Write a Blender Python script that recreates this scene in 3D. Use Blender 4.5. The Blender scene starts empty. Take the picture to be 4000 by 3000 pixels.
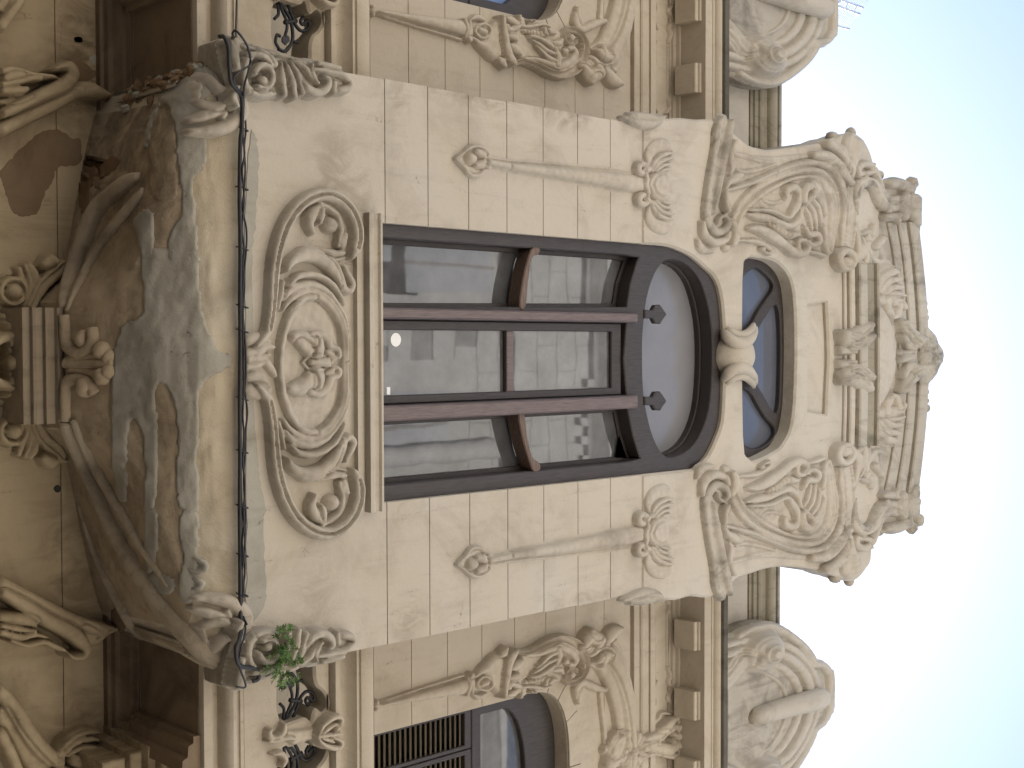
import bpy, bmesh, math, random
import numpy as np
from mathutils import Vector, Matrix
from mathutils.geometry import tessellate_polygon
from mathutils import noise as mnoise

random.seed(7); rng = np.random.RandomState(7)
S = bpy.context.scene
COL = S.collection

# ------------------------------------------------------------------ camera
F = 5000.0                       # focal length in pixels of the 4000 px wide photograph
_X = np.array([.0026, .9996, .0297]); _X /= np.linalg.norm(_X)
_Z = np.array([.7273, -.0185, .6862]); _Z -= _Z.dot(_X)*_X; _Z /= np.linalg.norm(_Z)
_Y = np.cross(_Z, _X)
RC = np.array([_X, _Y, _Z])      # columns: camera right, down, forward in world axes
CAM = np.array([0., -6., 1.6])
cd = bpy.data.cameras.new('camera'); cam = bpy.data.objects.new('camera', cd); COL.objects.link(cam)
r_, d_, f_ = RC[:, 0], RC[:, 1], RC[:, 2]
cam.matrix_world = Matrix(((r_[0], -d_[0], -f_[0], CAM[0]), (r_[1], -d_[1], -f_[1], CAM[1]),
                           (r_[2], -d_[2], -f_[2], CAM[2]), (0, 0, 0, 1)))
cd.sensor_width = 36; cd.sensor_fit = 'HORIZONTAL'; cd.lens = 36*F/4000
cd.clip_start = .05; cd.clip_end = 5000
S.camera = cam

# ------------------------------------------------------------------ sky, sun, exposure
SUN_EL, SUN_ROT = math.radians(48), math.radians(5)
w = bpy.data.worlds.new('World'); S.world = w; w.use_nodes = True
nt = w.node_tree
sky = nt.nodes.new('ShaderNodeTexSky'); sky.sky_type = 'NISHITA'; sky.sun_disc = False
sky.sun_elevation = SUN_EL; sky.sun_rotation = SUN_ROT
sky.air_density = 1.0; sky.dust_density = .45; sky.ozone_density = 1.0
nt.links.new(sky.outputs[0], nt.nodes['Background'].inputs[0])
nt.nodes['Background'].inputs[1].default_value = .072
sl = bpy.data.lights.new('sun', 'SUN'); sl.energy = 5.0; sl.angle = math.radians(.5); sl.color = (1, .95, .87)
so = bpy.data.objects.new('sun', sl); COL.objects.link(so)
dv = Vector((math.sin(SUN_ROT)*math.cos(SUN_EL), math.cos(SUN_ROT)*math.cos(SUN_EL), math.sin(SUN_EL)))
so.rotation_euler = dv.to_track_quat('Z', 'Y').to_euler(); so.location = (4, 8, 30)
S.view_settings.view_transform = 'Standard'; S.view_settings.look = 'None'
S.view_settings.gamma = 1; S.view_settings.use_curve_mapping = False
S.view_settings.exposure = 2.17
S.render.engine = 'CYCLES'

# ------------------------------------------------------------------ measuring helpers (photo point on a known facade plane -> metres)
AX = .085                        # symmetry axis of the bay
def U(ix, iy, Y):
    v = RC @ np.array([(ix-2000)/F, (iy-1500)/F, 1.])
    t = (Y-CAM[1])/v[1]
    return CAM[0]+t*v[0], CAM[2]+t*v[2], t/F
def zed(ix, Y, iy=1450): return U(ix, iy, Y)[1]
def xed(iy, ix, Y): return U(ix, iy, Y)[0]
class Crop:
    def __init__(s, ox, oy, k): s.ox, s.oy, s.k = ox, oy, k
    def __call__(s, pts): return [(s.ox+p[0]*s.k, s.oy+p[1]*s.k) for p in pts]
A = .60277
K00, K01, K02 = Crop(0, 0, A), Crop(0, 1000, A), Crop(0, 2000, A)
K10, K11, K12 = Crop(1000, 0, A), Crop(1000, 1000, A), Crop(1000, 2000, A)
K20, K21, K22 = Crop(2000, 0, A), Crop(2000, 1000, A), Crop(2000, 2000, A)
K30, K31, K32 = Crop(2700, 0, A), Crop(2700, 1000, A), Crop(2700, 2000, A)
KB, KC, KD, KE = Crop(1700, 0, .27125), Crop(2700, 500, .33906), Crop(3250, 650, .4523), Crop(1000, 700, .36174)
KF = Crop(850, 0, .27125)
ONE = Crop(0, 0, 1)

# ------------------------------------------------------------------ object helpers
WL = {}
def link(name, me, mat=None, parent=None, loc=None):
    o = bpy.data.objects.new(name, me); COL.objects.link(o)
    n = len(me.vertices)
    if loc is None and n:
        co = np.empty(n*3, np.float32); me.vertices.foreach_get('co', co); co = co.reshape(-1, 3)
        c = (co.min(0)+co.max(0))/2
        me.vertices.foreach_set('co', (co-c).ravel()); loc = Vector([float(v) for v in c])
    loc = Vector(loc); WL[o.name] = loc
    if parent: o.parent = parent; o.location = loc-WL[parent.name]
    else: o.location = loc
    if mat: me.materials.append(mat)
    return o
def tag(o, label=None, cat=None, group=None, kind=None):
    if label: o['label'] = label
    if cat: o['category'] = cat
    if group: o['group'] = group
    if kind: o['kind'] = kind
    return o
def empty(name, loc, label, cat, group=None):
    o = bpy.data.objects.new(name, None); COL.objects.link(o); o.location = loc; WL[o.name] = Vector(loc)
    return tag(o, label, cat, group)
def mesh(name, V, Fc, smooth=False, angle=None):
    me = bpy.data.meshes.new(name); me.from_pydata([tuple(map(float, v)) for v in V], [], Fc); me.update()
    if smooth or angle:
        for p in me.polygons: p.use_smooth = True
        if angle: me.set_sharp_from_angle(angle=math.radians(angle))
    return me
def mirror(o, parent=None, about=AX, dx=0):
    """mirrored copy of a part and its sub-parts on the other side of the axis"""
    c = o.copy(); COL.objects.link(c)
    p = parent or o.parent
    wl = WL[o.name]; nl = Vector((2*about-wl.x+dx, wl.y, wl.z)); WL[c.name] = nl
    c.parent = p; c.location = nl-(WL[p.name] if p else Vector((0, 0, 0))); c.scale.x = -o.scale.x
    for ch in list(o.children):
        g = ch.copy(); COL.objects.link(g); g.parent = c
    return c
def spl(pts, n=8, closed=False):
    P = np.array(pts, float)
    if len(P) < 3 and not closed:
        if len(P) == 1: return P
        t = np.linspace(0, 1, n+1)[:, None]; return P[0]*(1-t)+P[1]*t
    if closed: Q = np.vstack([P[-1], P, P[0], P[1]])
    else: Q = np.vstack([2*P[0]-P[1], P, 2*P[-1]-P[-2]])
    out = []
    for i in range(1, len(Q)-2):
        a, b, c, d = Q[i-1], Q[i], Q[i+1], Q[i+2]
        for t in np.arange(n)/n:
            out.append(.5*(2*b+(c-a)*t+(2*a-5*b+4*c-d)*t*t+(3*b-a-3*c+d)*t**3))
    if not closed: out.append(Q[-2])
    return np.array(out)
def W(K, pts, Y): return [U(x, y, Y)[:2] for x, y in K(pts)]
def area(P): return sum(P[i][0]*P[(i+1) % len(P)][1]-P[(i+1) % len(P)][0]*P[i][1] for i in range(len(P)))/2
def inset(P, e):
    """move a CCW outline inwards by e (miter limited)"""
    out = []; n = len(P)
    for i in range(n):
        a, b, c = (np.array(P[i-1]), np.array(P[i]), np.array(P[(i+1) % n]))
        u, v = b-a, c-b
        u = u/(np.linalg.norm(u)+1e-9); v = v/(np.linalg.norm(v)+1e-9)
        n1, n2 = np.array([-u[1], u[0]]), np.array([-v[1], v[0]])
        m = n1+n2; l = m.dot(m)
        m = m*(2/l) if l > .5 else m*2
        out.append(tuple(b+m*e))
    return out
def plate(name, outline, Y0, Y1, mat, parent, holes=(), e=.004, smooth=None):
    """slab in the facade plane: outline in world (X,Z), front at Y0, back at Y1, front edges eased by e"""
    rings = []
    O = [tuple(map(float, p)) for p in outline]
    if area(O) < 0: O = O[::-1]
    rings.append((O, inset(O, e)))
    for h in holes:
        h = [tuple(map(float, p)) for p in h]
        if area(h) > 0: h = h[::-1]
        rings.append((h, inset(h, e)))
    V, Fc = [], []
    fr, bk = [], []
    for R, I in rings:
        b = len(V); n = len(R)
        V += [(x, Y0, z) for x, z in I]+[(x, Y0+e, z) for x, z in R]+[(x, Y1, z) for x, z in R]
        for i in range(n):
            j = (i+1) % n
            Fc.append((b+i, b+n+i, b+n+j, b+j)); Fc.append((b+n+i, b+2*n+i, b+2*n+j, b+n+j))
        fr += list(range(b, b+n)); bk += list(range(b+2*n, b+3*n))
    for t in tessellate_polygon([[Vector((x, z, 0)) for x, z in I] for R, I in rings]):
        Fc.append(tuple(fr[k] for k in t))
    for t in tessellate_polygon([[Vector((x, z, 0)) for x, z in R] for R, I in rings]):
        Fc.append(tuple(bk[k] for k in t)[::-1])
    me = mesh(name, V, Fc)
    bm = bmesh.new(); bm.from_mesh(me); bmesh.ops.recalc_face_normals(bm, faces=bm.faces); bm.to_mesh(me); bm.free()
    if smooth:
        for p in me.polygons: p.use_smooth = True
        me.set_sharp_from_angle(angle=math.radians(smooth))
    return link(name, me, mat, parent)
def rect(x0, z0, x1, z1): return [(x0, z0), (x1, z0), (x1, z1), (x0, z1)]
def box(name, x0, x1, y0, y1, z0, z1, mat, parent, e=.004):
    return plate(name, rect(x0, z0, x1, z1), y0, y1, mat, parent, e=e)
def extr(name, prof, x0, x1, mat, parent, smooth=35):
    """moulding: profile [(Y,Z)...] closed, run along X"""
    n = len(prof); V = [(x0, y, z) for y, z in prof]+[(x1, y, z) for y, z in prof]
    Fc = [(i, (i+1) % n, n+(i+1) % n, n+i) for i in range(n)]
    bm_ = tessellate_polygon([[Vector((y, z, 0)) for y, z in prof]])
    Fc += [tuple(t) for t in bm_]+[tuple(n+k for k in t)[::-1] for t in bm_]
    me = mesh(name, V, Fc)
    bm = bmesh.new(); bm.from_mesh(me); bmesh.ops.recalc_face_normals(bm, faces=bm.faces); bm.to_mesh(me); bm.free()
    for p in me.polygons: p.use_smooth = True
    me.set_sharp_from_angle(angle=math.radians(smooth))
    return link(name, me, mat, parent)
def torus_prof(yb, yf, z0, z1, n=7):
    """half round between z0 and z1 bulging from yb to yf"""
    return [(yb+(yf-yb)*math.sin(math.pi*k/n), z0+(z1-z0)*(1-math.cos(math.pi*k/n))/2) for k in range(n+1)]
def tube(name, pts, rad, mat, parent, sides=8, n=6, smooth=True, flat=None):
    P = spl(pts, n); k = len(P); V, Fc = [], []
    rads = np.interp(np.linspace(0, 1, k), np.linspace(0, 1, len(rad)), rad) if hasattr(rad, '__len__') else np.full(k, rad)
    T = np.gradient(P, axis=0); up = np.array([.12, 1., .07])
    for i in range(k):
        t = T[i]/(np.linalg.norm(T[i])+1e-9); a = np.cross(t, up); a /= np.linalg.norm(a)+1e-9; b = np.cross(a, t)
        for s in range(sides):
            q = 2*math.pi*s/sides
            V.append(P[i]+rads[i]*(math.cos(q)*a+math.sin(q)*b))
    for i in range(k-1):
        for s in range(sides):
            Fc.append((i*sides+s, i*sides+(s+1) % sides, (i+1)*sides+(s+1) % sides, (i+1)*sides+s))
    Fc += [tuple(range(sides))[::-1], tuple((k-1)*sides+s for s in range(sides))]
    return link(name, mesh(name, V, Fc, smooth), mat, parent)

# ------------------------------------------------------------------ carved relief: strokes, balls and plates merged into one surface
class Relief:
    def __init__(s, K, Y, res=.006, base=None, hs=.9, moat=1.):
        s.mo = moat; s.K, s.Y, s.res, s.base, s.ops, s.hs = K, Y, res*.82, base, [], hs
        s.kz = None
    def _w(s, pts, K=None):
        K = K or s.K; out = []
        for p in pts:
            (ix, iy), = K([p[:2]]); X, Z, m = U(ix, iy, s.Y)
            if s.kz is None: s.kz = (U(ix+5, iy, s.Y)[1]-Z)/5/m
            out.append((X, Z/s.kz, (p[2]*K.k*m) if len(p) > 2 else 0))
        return out
    def S(s, h, *pts, pr='o', mode='max', K=None, n=7, closed=False):
        s.ops.append((mode, pr, h, spl(s._w(pts, K), n, closed))); return s
    def B(s, x, y, r, h, mode='max', pr='o', K=None): return s.S(h, (x, y, r), pr=pr, mode=mode, K=K)
    def E(s, cx, cy, rx, ry, r, h, pr='o', mode='max', a0=0, a1=360, K=None):
        q = np.radians(np.linspace(a0, a1, 17))
        return s.S(h, *[(cx+rx*math.cos(t), cy+ry*math.sin(t), r) for t in q], pr=pr, mode=mode, K=K, n=4)
    def P(s, h, *pts, edge=20, K=None, sm=True, mode='max'):
        wp = s._w([(x, y, edge) for x, y in pts], K); r = wp[0][2]
        Q = spl([(p[0], p[1]) for p in wp], 5, True) if sm else np.array([(p[0], p[1]) for p in wp])
        s.ops.append((mode, 'poly', h, np.hstack([Q, np.full((len(Q), 1), r)]))); return s
    def both(s):
        add = []
        for m, pr, h, Q in s.ops:
            R = Q.copy(); R[:, 0] = 2*AX-R[:, 0]; add.append((m, pr, h, R))
        s.ops += add; return s
    def grid(s):
        allp = np.vstack([Q for _, _, _, Q in s.ops])
        mg = allp[:, 2].max()*1.2+.02
        x0, x1 = allp[:, 0].min()-mg, allp[:, 0].max()+mg
        y0, y1 = allp[:, 1].min()-mg, allp[:, 1].max()+mg
        r = s.res; nx, ny = int((x1-x0)/r)+2, int((y1-y0)/r)+2
        gx, gy = x0+np.arange(nx)*r, y0+np.arange(ny)*r
        H = np.full((ny, nx), -.02)
        for mode, pr, h, Q in s.ops:
            h = h*s.hs
            if pr == 'poly':
                rr = Q[0, 2]; px, py = Q[:, 0], Q[:, 1]
                i0, i1 = max(0, int((px.min()-rr-x0)/r)), min(nx, int((px.max()+rr-x0)/r)+2)
                j0, j1 = max(0, int((py.min()-rr-y0)/r)), min(ny, int((py.max()+rr-y0)/r)+2)
                GX, GY = np.meshgrid(gx[i0:i1], gy[j0:j1])
                ins = np.zeros(GX.shape, bool); D = np.full(GX.shape, 9.)
                for k in range(len(px)):
                    xa, ya, xb, yb = px[k-1], py[k-1], px[k], py[k]
                    c = ((ya > GY) != (yb > GY)) & (GX < (xb-xa)*(GY-ya)/(yb-ya+1e-12)+xa); ins ^= c
                    L = (xb-xa)**2+(yb-ya)**2+1e-12
                    t = np.clip(((GX-xa)*(xb-xa)+(GY-ya)*(yb-ya))/L, 0, 1)
                    D = np.minimum(D, np.hypot(GX-xa-t*(xb-xa), GY-ya-t*(yb-ya)))
                q = np.clip(D/rr, 0, 1)
                val = np.where(ins, h*np.sqrt(np.clip(1-(1-q)**2, 0, 1)), -D*.8)
            else:
                mr = Q[:, 2].max()*1.25+r
                i0, i1 = max(0, int((Q[:, 0].min()-mr-x0)/r)), min(nx, int((Q[:, 0].max()+mr-x0)/r)+2)
                j0, j1 = max(0, int((Q[:, 1].min()-mr-y0)/r)), min(ny, int((Q[:, 1].max()+mr-y0)/r)+2)
                T = np.full((j1-j0, i1-i0), 9.)
                segs = [(Q[0], Q[0])] if len(Q) == 1 else list(zip(Q[:-1], Q[1:]))
                for a, b in segs:
                    m = max(a[2], b[2])*1.25+r
                    ii0 = max(i0, int((min(a[0], b[0])-m-x0)/r)); ii1 = min(i1, int((max(a[0], b[0])+m-x0)/r)+2)
                    jj0 = max(j0, int((min(a[1], b[1])-m-y0)/r)); jj1 = min(j1, int((max(a[1], b[1])+m-y0)/r)+2)
                    if ii1 <= ii0 or jj1 <= jj0: continue
                    GX, GY = gx[None, ii0:ii1], gy[jj0:jj1, None]
                    dx, dy = b[0]-a[0], b[1]-a[1]; L = dx*dx+dy*dy+1e-12
                    t = np.clip(((GX-a[0])*dx+(GY-a[1])*dy)/L, 0, 1)
                    d = np.hypot(GX-a[0]-t*dx, GY-a[1]-t*dy)/(a[2]+t*(b[2]-a[2])+1e-6)
                    v = T[jj0-j0:jj1-j0, ii0-i0:ii1-i0]; np.minimum(v, d, out=v)
                c = np.clip(1-T*T, 0, 1)
                if pr == 'o':
                    he = min(h, 1.25*float(Q[:, 2].mean())+.004); val = h-he+he*np.sqrt(c)
                elif pr == 'c':      # hollow band between two rims
                    val = np.where(T > .62, h*np.sqrt(np.clip(1-((T-.78)/.22)**2, 0, 1)), 0)
                    val = np.where(T < .78, np.maximum(val, h*(.35+.3*np.clip(T/.78, 0, 1)**2)), val)
                elif pr == 'f': val = h*np.clip((1-T)*4, 0, 1)**.6
                elif pr == 'r': val = h*np.clip(1-T, 0, 1)
                val = np.where(T < 1, val, np.maximum(-.02, -.05*(T-1)))
                moat = np.clip(1-np.abs(T-1.1)/.24, 0, 1)*min(.4*h, .02)*s.mo if mode == 'max' else 0
            Hs = H[j0:j1, i0:i1]
            if mode == 'max':
                if pr != 'poly': Hs -= np.where(Hs > .003, np.minimum(moat, Hs), 0)
                np.maximum(Hs, val, out=Hs)
            elif mode == 'add': Hs += np.clip(val, 0, None)
            elif mode == 'sub': Hs -= np.where(Hs > 0, np.clip(val, 0, None), 0)
        for _ in range(1):
            P = np.pad(H, 1, mode='edge')
            H = (P[:-2, 1:-1]+P[2:, 1:-1]+P[1:-1, :-2]+P[1:-1, 2:]+8*P[1:-1, 1:-1])/12
        return gx, gy*s.kz, H
    def build(s, name, mat, parent):
        gx, gz, H = s.grid(); ny, nx = H.shape
        M = H > -.006
        fm = M[:-1, :-1] | M[1:, :-1] | M[:-1, 1:] | M[1:, 1:]
        used = np.zeros((ny, nx), bool)
        used[:-1, :-1] |= fm; used[1:, :-1] |= fm; used[:-1, 1:] |= fm; used[1:, 1:] |= fm
        idx = -np.ones((ny, nx), int); idx[used] = np.arange(used.sum())
        j, i = np.nonzero(used)
        hh = np.where(M, H, np.maximum(H, -.012))[j, i]
        # slow ripple of hand-worked stucco
        hh = hh+np.where(hh > .004, .0022*np.sin(gx[i]*61+gz[j]*37)*np.sin(gz[j]*83-gx[i]*29), 0)
        X, Z = gx[i], gz[j]
        if s.base is None: Yb = np.full(len(X), s.Y)
        else: Yb = s.base(X, Z)
        V = np.stack([X, Yb-hh, Z], 1).astype(np.float32)
        fj, fi = np.nonzero(fm)
        Fq = np.stack([idx[fj, fi], idx[fj, fi+1], idx[fj+1, fi+1], idx[fj+1, fi]], 1).astype(np.int32)
        me = bpy.data.meshes.new(name); n = len(Fq)
        me.vertices.add(len(V)); me.vertices.foreach_set('co', V.ravel())
        me.loops.add(n*4); me.loops.foreach_set('vertex_index', Fq.ravel())
        me.polygons.add(n); me.polygons.foreach_set('loop_start', np.arange(0, n*4, 4, dtype=np.int32))
        me.update(calc_edges=True); me.validate()
        me.polygons.foreach_set('use_smooth', np.ones(n, bool))
        return link(name, me, mat, parent)

# ------------------------------------------------------------------ materials
def mat(name): 
    m = bpy.data.materials.new(name); m.use_nodes = True
    return m, m.node_tree, m.node_tree.nodes['Principled BSDF']
def ramp(t, stops):
    r = t.nodes.new('ShaderNodeValToRGB'); e = r.color_ramp.elements
    while len(e) < len(stops): e.new(.5)
    for k, (p, c) in enumerate(stops):
        e[k].position = p; e[k].color = (c, c, c, 1) if not hasattr(c, '__len__') else (*c, 1)
    return r
def noise(t, vec, scale, detail=6, rough=.6, dist=0, stretch=None):
    if stretch:
        mp = t.nodes.new('ShaderNodeMapping'); mp.inputs['Scale'].default_value = stretch
        t.links.new(vec, mp.inputs[0]); vec = mp.outputs[0]
    n = t.nodes.new('ShaderNodeTexNoise'); n.inputs['Scale'].default_value = scale
    n.inputs['Detail'].default_value = detail; n.inputs['Roughness'].default_value = rough
    n.inputs['Distortion'].default_value = dist
    t.links.new(vec, n.inputs['Vector']); return n.outputs[0]
def mix(t, fac, a, b, mode='MIX'):
    m = t.nodes.new('ShaderNodeMix'); m.data_type = 'RGBA'; m.blend_type = mode
    for s, v in ((m.inputs[0], fac), (m.inputs[6], a), (m.inputs[7], b)):
        if hasattr(v, 'links'): t.links.new(v, s)
        elif hasattr(v, '__len__'): s.default_value = (*v, 1)
        else: s.default_value = v
    return m.outputs[2]
def mul(t, a, b):
    m = t.nodes.new('ShaderNodeMath'); m.operation = 'MULTIPLY'
    for s, v in zip(m.inputs, (a, b)):
        if hasattr(v, 'links'): t.links.new(v, s)
        else: s.default_value = v
    return m.outputs[0]
def stucco(name, base, warm, dirt, grime=.5, streak=.4, fine=.35, crack=.5, spots=()):
    m, t, p = mat(name)
    g = t.nodes.new('ShaderNodeNewGeometry').outputs['Position']
    n1 = noise(t, g, 1.1, 6, .6, .5); n2 = noise(t, g, 2.3, 10, .66, .8); n3 = noise(t, g, 30, 6, .7)
    n4 = noise(t, g, 5, 7, .65, .3, (3.2, 3.2, .45)); n5 = noise(t, g, 140, 3, .6); nb = noise(t, g, 7, 10, .68, 1.2, (1, 1, .6)) if spots else None
    def rf(x, a, b, lo=0., hi=1.):
        r = ramp(t, [(a, lo), (b, hi)]); t.links.new(x, r.inputs[0]); return r.outputs[0]
    c = mix(t, rf(n1, .35, .68), base, warm)
    c = mix(t, mul(t, rf(n2, .50, .70), grime), c, dirt)
    c = mix(t, mul(t, rf(n4, .52, .78), streak), c, dirt)
    c = mix(t, mul(t, rf(n3, .5, .75), fine*.5), c, [v*.72 for v in base])
    c = mix(t, mul(t, rf(n3, .25, .45, 1., 0.), fine*.35), c, [min(1, v*1.16) for v in base])
    for sx, sz, rx, rz, st in spots:      # old damp stains, each where it is on the wall
        v1 = t.nodes.new('ShaderNodeVectorMath'); v1.operation = 'SUBTRACT'; t.links.new(g, v1.inputs[0]); v1.inputs[1].default_value = (sx, 0, sz)
        v2 = t.nodes.new('ShaderNodeVectorMath'); v2.operation = 'MULTIPLY'; t.links.new(v1.outputs[0], v2.inputs[0]); v2.inputs[1].default_value = (1/rx, 0, 1/rz)
        v3 = t.nodes.new('ShaderNodeVectorMath'); v3.operation = 'LENGTH'; t.links.new(v2.outputs[0], v3.inputs[0])
        edge = rf(v3.outputs['Value'], .25, 1.0, 1., 0.)
        c = mix(t, mul(t, mul(t, edge, rf(nb, .42, .62)), st), c, dirt)
    # hairline cracks, only in patches
    vo = t.nodes.new('ShaderNodeTexVoronoi'); vo.feature = 'DISTANCE_TO_EDGE'; vo.inputs['Scale'].default_value = 1.7
    wv = t.nodes.new('ShaderNodeVectorMath'); wv.operation = 'MULTIPLY_ADD'
    nz = t.nodes.new('ShaderNodeTexNoise'); nz.inputs['Scale'].default_value = 7; nz.inputs['Detail'].default_value = 5
    t.links.new(g, nz.inputs[0]); t.links.new(nz.outputs['Color'], wv.inputs[0]); wv.inputs[1].default_value = (.28, .28, .28)
    t.links.new(g, wv.inputs[2]); t.links.new(wv.outputs[0], vo.inputs['Vector'])
    ck = mul(t, rf(vo.outputs[0], .0008, .004, 1., 0.), rf(n4, .54, .60))
    c = mix(t, mul(t, ck, crack), c, (.07, .055, .04))
    t.links.new(c, p.inputs['Base Color'])
    p.inputs['Roughness'].default_value = .9; p.inputs['Specular IOR Level'].default_value = .2
    b = t.nodes.new('ShaderNodeBump'); b.inputs['Strength'].default_value = .35; b.inputs['Distance'].default_value = .012
    t.links.new(mix(t, .4, n3, n5), b.inputs['Height'])
    b2 = t.nodes.new('ShaderNodeBump'); b2.inputs['Strength'].default_value = .3; b2.inputs['Distance'].default_value = .03
    t.links.new(n2, b2.inputs['Height']); t.links.new(b.outputs[0], b2.inputs['Normal'])
    t.links.new(b2.outputs[0], p.inputs['Normal'])
    return m
M_BAY = stucco('bay_stucco', (.47, .428, .365), (.455, .402, .322), (.22, .18, .13), .34, .28, spots=((-.80, 5.18, .42, .22, .55), (-.62, 5.34, .30, .10, .4), (-1.30, 6.1, .10, .5, .7), (-1.30, 6.75, .14, .35, .75), (-1.27, 7.5, .12, .3, .7), (-1.22, 5.55, .2, .10, .5), (-.95, 7.62, .5, .22, .35), (1.15, 7.6, .4, .25, .4), (1.38, 5.6, .18, .14, .6), (1.2, 5.05, .3, .2, .4), (.95, 6.6, .2, .3, .25), (.1, 8.95, .9, .12, .35), (1.43, 6.9, .08, .4, .5)))
M_ORN = stucco('carved_stucco', (.46, .415, .35), (.42, .37, .295), (.19, .16, .12), .50, .30, spots=((-1.15, 9.45, .28, .4, .75), (1.34, 9.45, .28, .4, .75), (-1.1, 9.0, .2, .3, .4), (1.3, 9.0, .2, .3, .4), (-.55, 5.15, .3, .14, .5), (.75, 5.15, .3, .14, .4)))
M_BACK = stucco('wall_stucco', (.455, .40, .32), (.43, .365, .28), (.24, .19, .125), .35, .25)
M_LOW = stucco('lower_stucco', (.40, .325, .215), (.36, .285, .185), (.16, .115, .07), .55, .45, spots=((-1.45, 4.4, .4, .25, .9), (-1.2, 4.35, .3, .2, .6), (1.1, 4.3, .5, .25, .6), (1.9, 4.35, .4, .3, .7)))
M_GRIME = stucco('grimy_stucco', (.43, .39, .325), (.36, .32, .26), (.11, .096, .074), .8, .6, spots=((-1.18, 9.75, .32, .3, .85), (1.36, 9.75, .32, .3, .85), (-1.22, 8.15, .16, .3, .8), (1.40, 8.15, .16, .3, .8), (.085, 10.8, .4, .16, .8), (-.9, 10.6, .3, .2, .6), (1.1, 10.6, .3, .2, .6), (-1.35, 4.85, .25, .2, .7), (.9, 9.45, .8, .08, .5), (-.7, 9.45, .8, .08, .5)))
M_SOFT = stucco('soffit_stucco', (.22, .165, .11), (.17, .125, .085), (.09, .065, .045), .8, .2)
M_SOOT = stucco('sooty_stucco', (.09, .082, .07), (.14, .125, .10), (.04, .037, .033), .7, .7)
M_MOSS = stucco('stained_stucco', (.30, .265, .20), (.22, .195, .145), (.075, .07, .045), .9, .7)
M_CORB = stucco('corbel_stucco', (.42, .345, .245), (.35, .275, .19), (.14, .112, .08), .7, .7, spots=((-.75, 4.33, .50, .15, .8), (-1.10, 4.45, .40, .14, .8), (1.0, 4.36, .4, .08, .4)))
M_CEM = stucco('grey_cement', (.37, .35, .30), (.32, .30, .255), (.22, .20, .16), .7, .6, crack=.8)
M_IMP = stucco('impost_stucco', (.29, .24, .175), (.25, .20, .145), (.12, .095, .07), .7, .6)
M_RIB = stucco('rib_stucco', (.42, .36, .275), (.36, .295, .215), (.13, .105, .078), .75, .6)
M_SKIRT = stucco('cream_skirt_stucco', (.48, .43, .34), (.46, .38, .265), (.22, .165, .11), .5, .3)
M_BROWN = stucco('bare_brown_render', (.17, .105, .055), (.20, .15, .10), (.10, .065, .035), .7, .3)
def simple(name, col, rough=.6, var=.25, scale=20, stretch=None, metal=0, bump=.2):
    m, t, p = mat(name); g = t.nodes.new('ShaderNodeNewGeometry').outputs['Position']
    n = noise(t, g, scale, 6, .65, .3, stretch)
    r = ramp(t, [(.3, [v*(1-var) for v in col]), (.7, [min(1, v*(1+var)) for v in col])]); t.links.new(n, r.inputs[0])
    t.links.new(r.outputs[0], p.inputs['Base Color']); p.inputs['Roughness'].default_value = rough; p.inputs['Metallic'].default_value = metal
    b = t.nodes.new('ShaderNodeBump'); b.inputs['Strength'].default_value = bump; b.inputs['Distance'].default_value = .005
    t.links.new(n, b.inputs['Height']); t.links.new(b.outputs[0], p.inputs['Normal'])
    return m
M_WOOD = simple('dark_wood', (.036, .029, .027), .55, .45, 25, (6, 6, .5))
M_RED = simple('rosewood', (.125, .092, .086), .5, .4, 25, (6, 6, .4))
M_WORN = simple('worn_wood', (.12, .078, .058), .6, .5, 25, (.6, 6, 6))
M_SLAT = simple('louvre_wood', (.12, .095, .06), .6, .3, 25, (1, 5, 5))
M_IRON = simple('wrought_iron', (.025, .025, .028), .5, .3, 40, None, .5)
M_CABLE = simple('cable_rubber', (.02, .02, .022), .5, .3, 30)
M_LEAF = simple('fern_leaf', (.085, .18, .03), .6, .5, 30)
M_STEM = simple('plant_stem', (.08, .09, .03), .7, .3, 30)
M_ALU = simple('aluminium', (.75, .75, .76), .35, .08, 30, None, .6)
M_ASPH = simple('asphalt', (.05, .05, .052), .9, .3, 40)
M_PAVE = simple('pavement_stone', (.20, .185, .165), .9, .25, 12)
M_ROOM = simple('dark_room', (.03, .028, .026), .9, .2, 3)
M_WHITE = simple('plain_white', (.8, .8, .78), .6, .04, 10)
M_BLUE = simple('blue_film', (.10, .17, .34), .35, .15, 6)
M_INK = simple('blue_ink', (.02, .05, .42), .5, .1, 10)
def glass(name, col, ior=1.9, rough=.015, wob=.25, var=.3):
    m, t, p = mat(name); g = t.nodes.new('ShaderNodeNewGeometry').outputs['Position']
    n = noise(t, g, 2.2, 2, .5, .3); d = noise(t, g, 6, 6, .6)
    r = ramp(t, [(.35, [v*(1-var) for v in col]), (.75, [v*(1+var) for v in col])]); t.links.new(d, r.inputs[0])
    t.links.new(r.outputs[0], p.inputs['Base Color']); p.inputs['Roughness'].default_value = rough; p.inputs['IOR'].default_value = ior
    b = t.nodes.new('ShaderNodeBump'); b.inputs['Strength'].default_value = wob; b.inputs['Distance'].default_value = .012
    t.links.new(n, b.inputs['Height']); t.links.new(b.outputs[0], p.inputs['Normal'])
    return m
M_GLASS = glass('old_window_glass', (.10, .10, .104), 1.72, .025, .07)
M_OVAL = glass('sky_grey_glass', (.20, .198, .208), 1.6, .15, .1, .06)  # pale grey base colour stands in for sky reflected in the oval
M_TOPG = glass('fanlight_glass', (.10, .11, .14), 1.7, .06, .1, .08)
KG, KH, KI, KJ = Crop(0, 2250, .4522), Crop(950, 2450, .33153), Crop(0, 950, .5423), Crop(0, 0, .3618)
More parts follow.
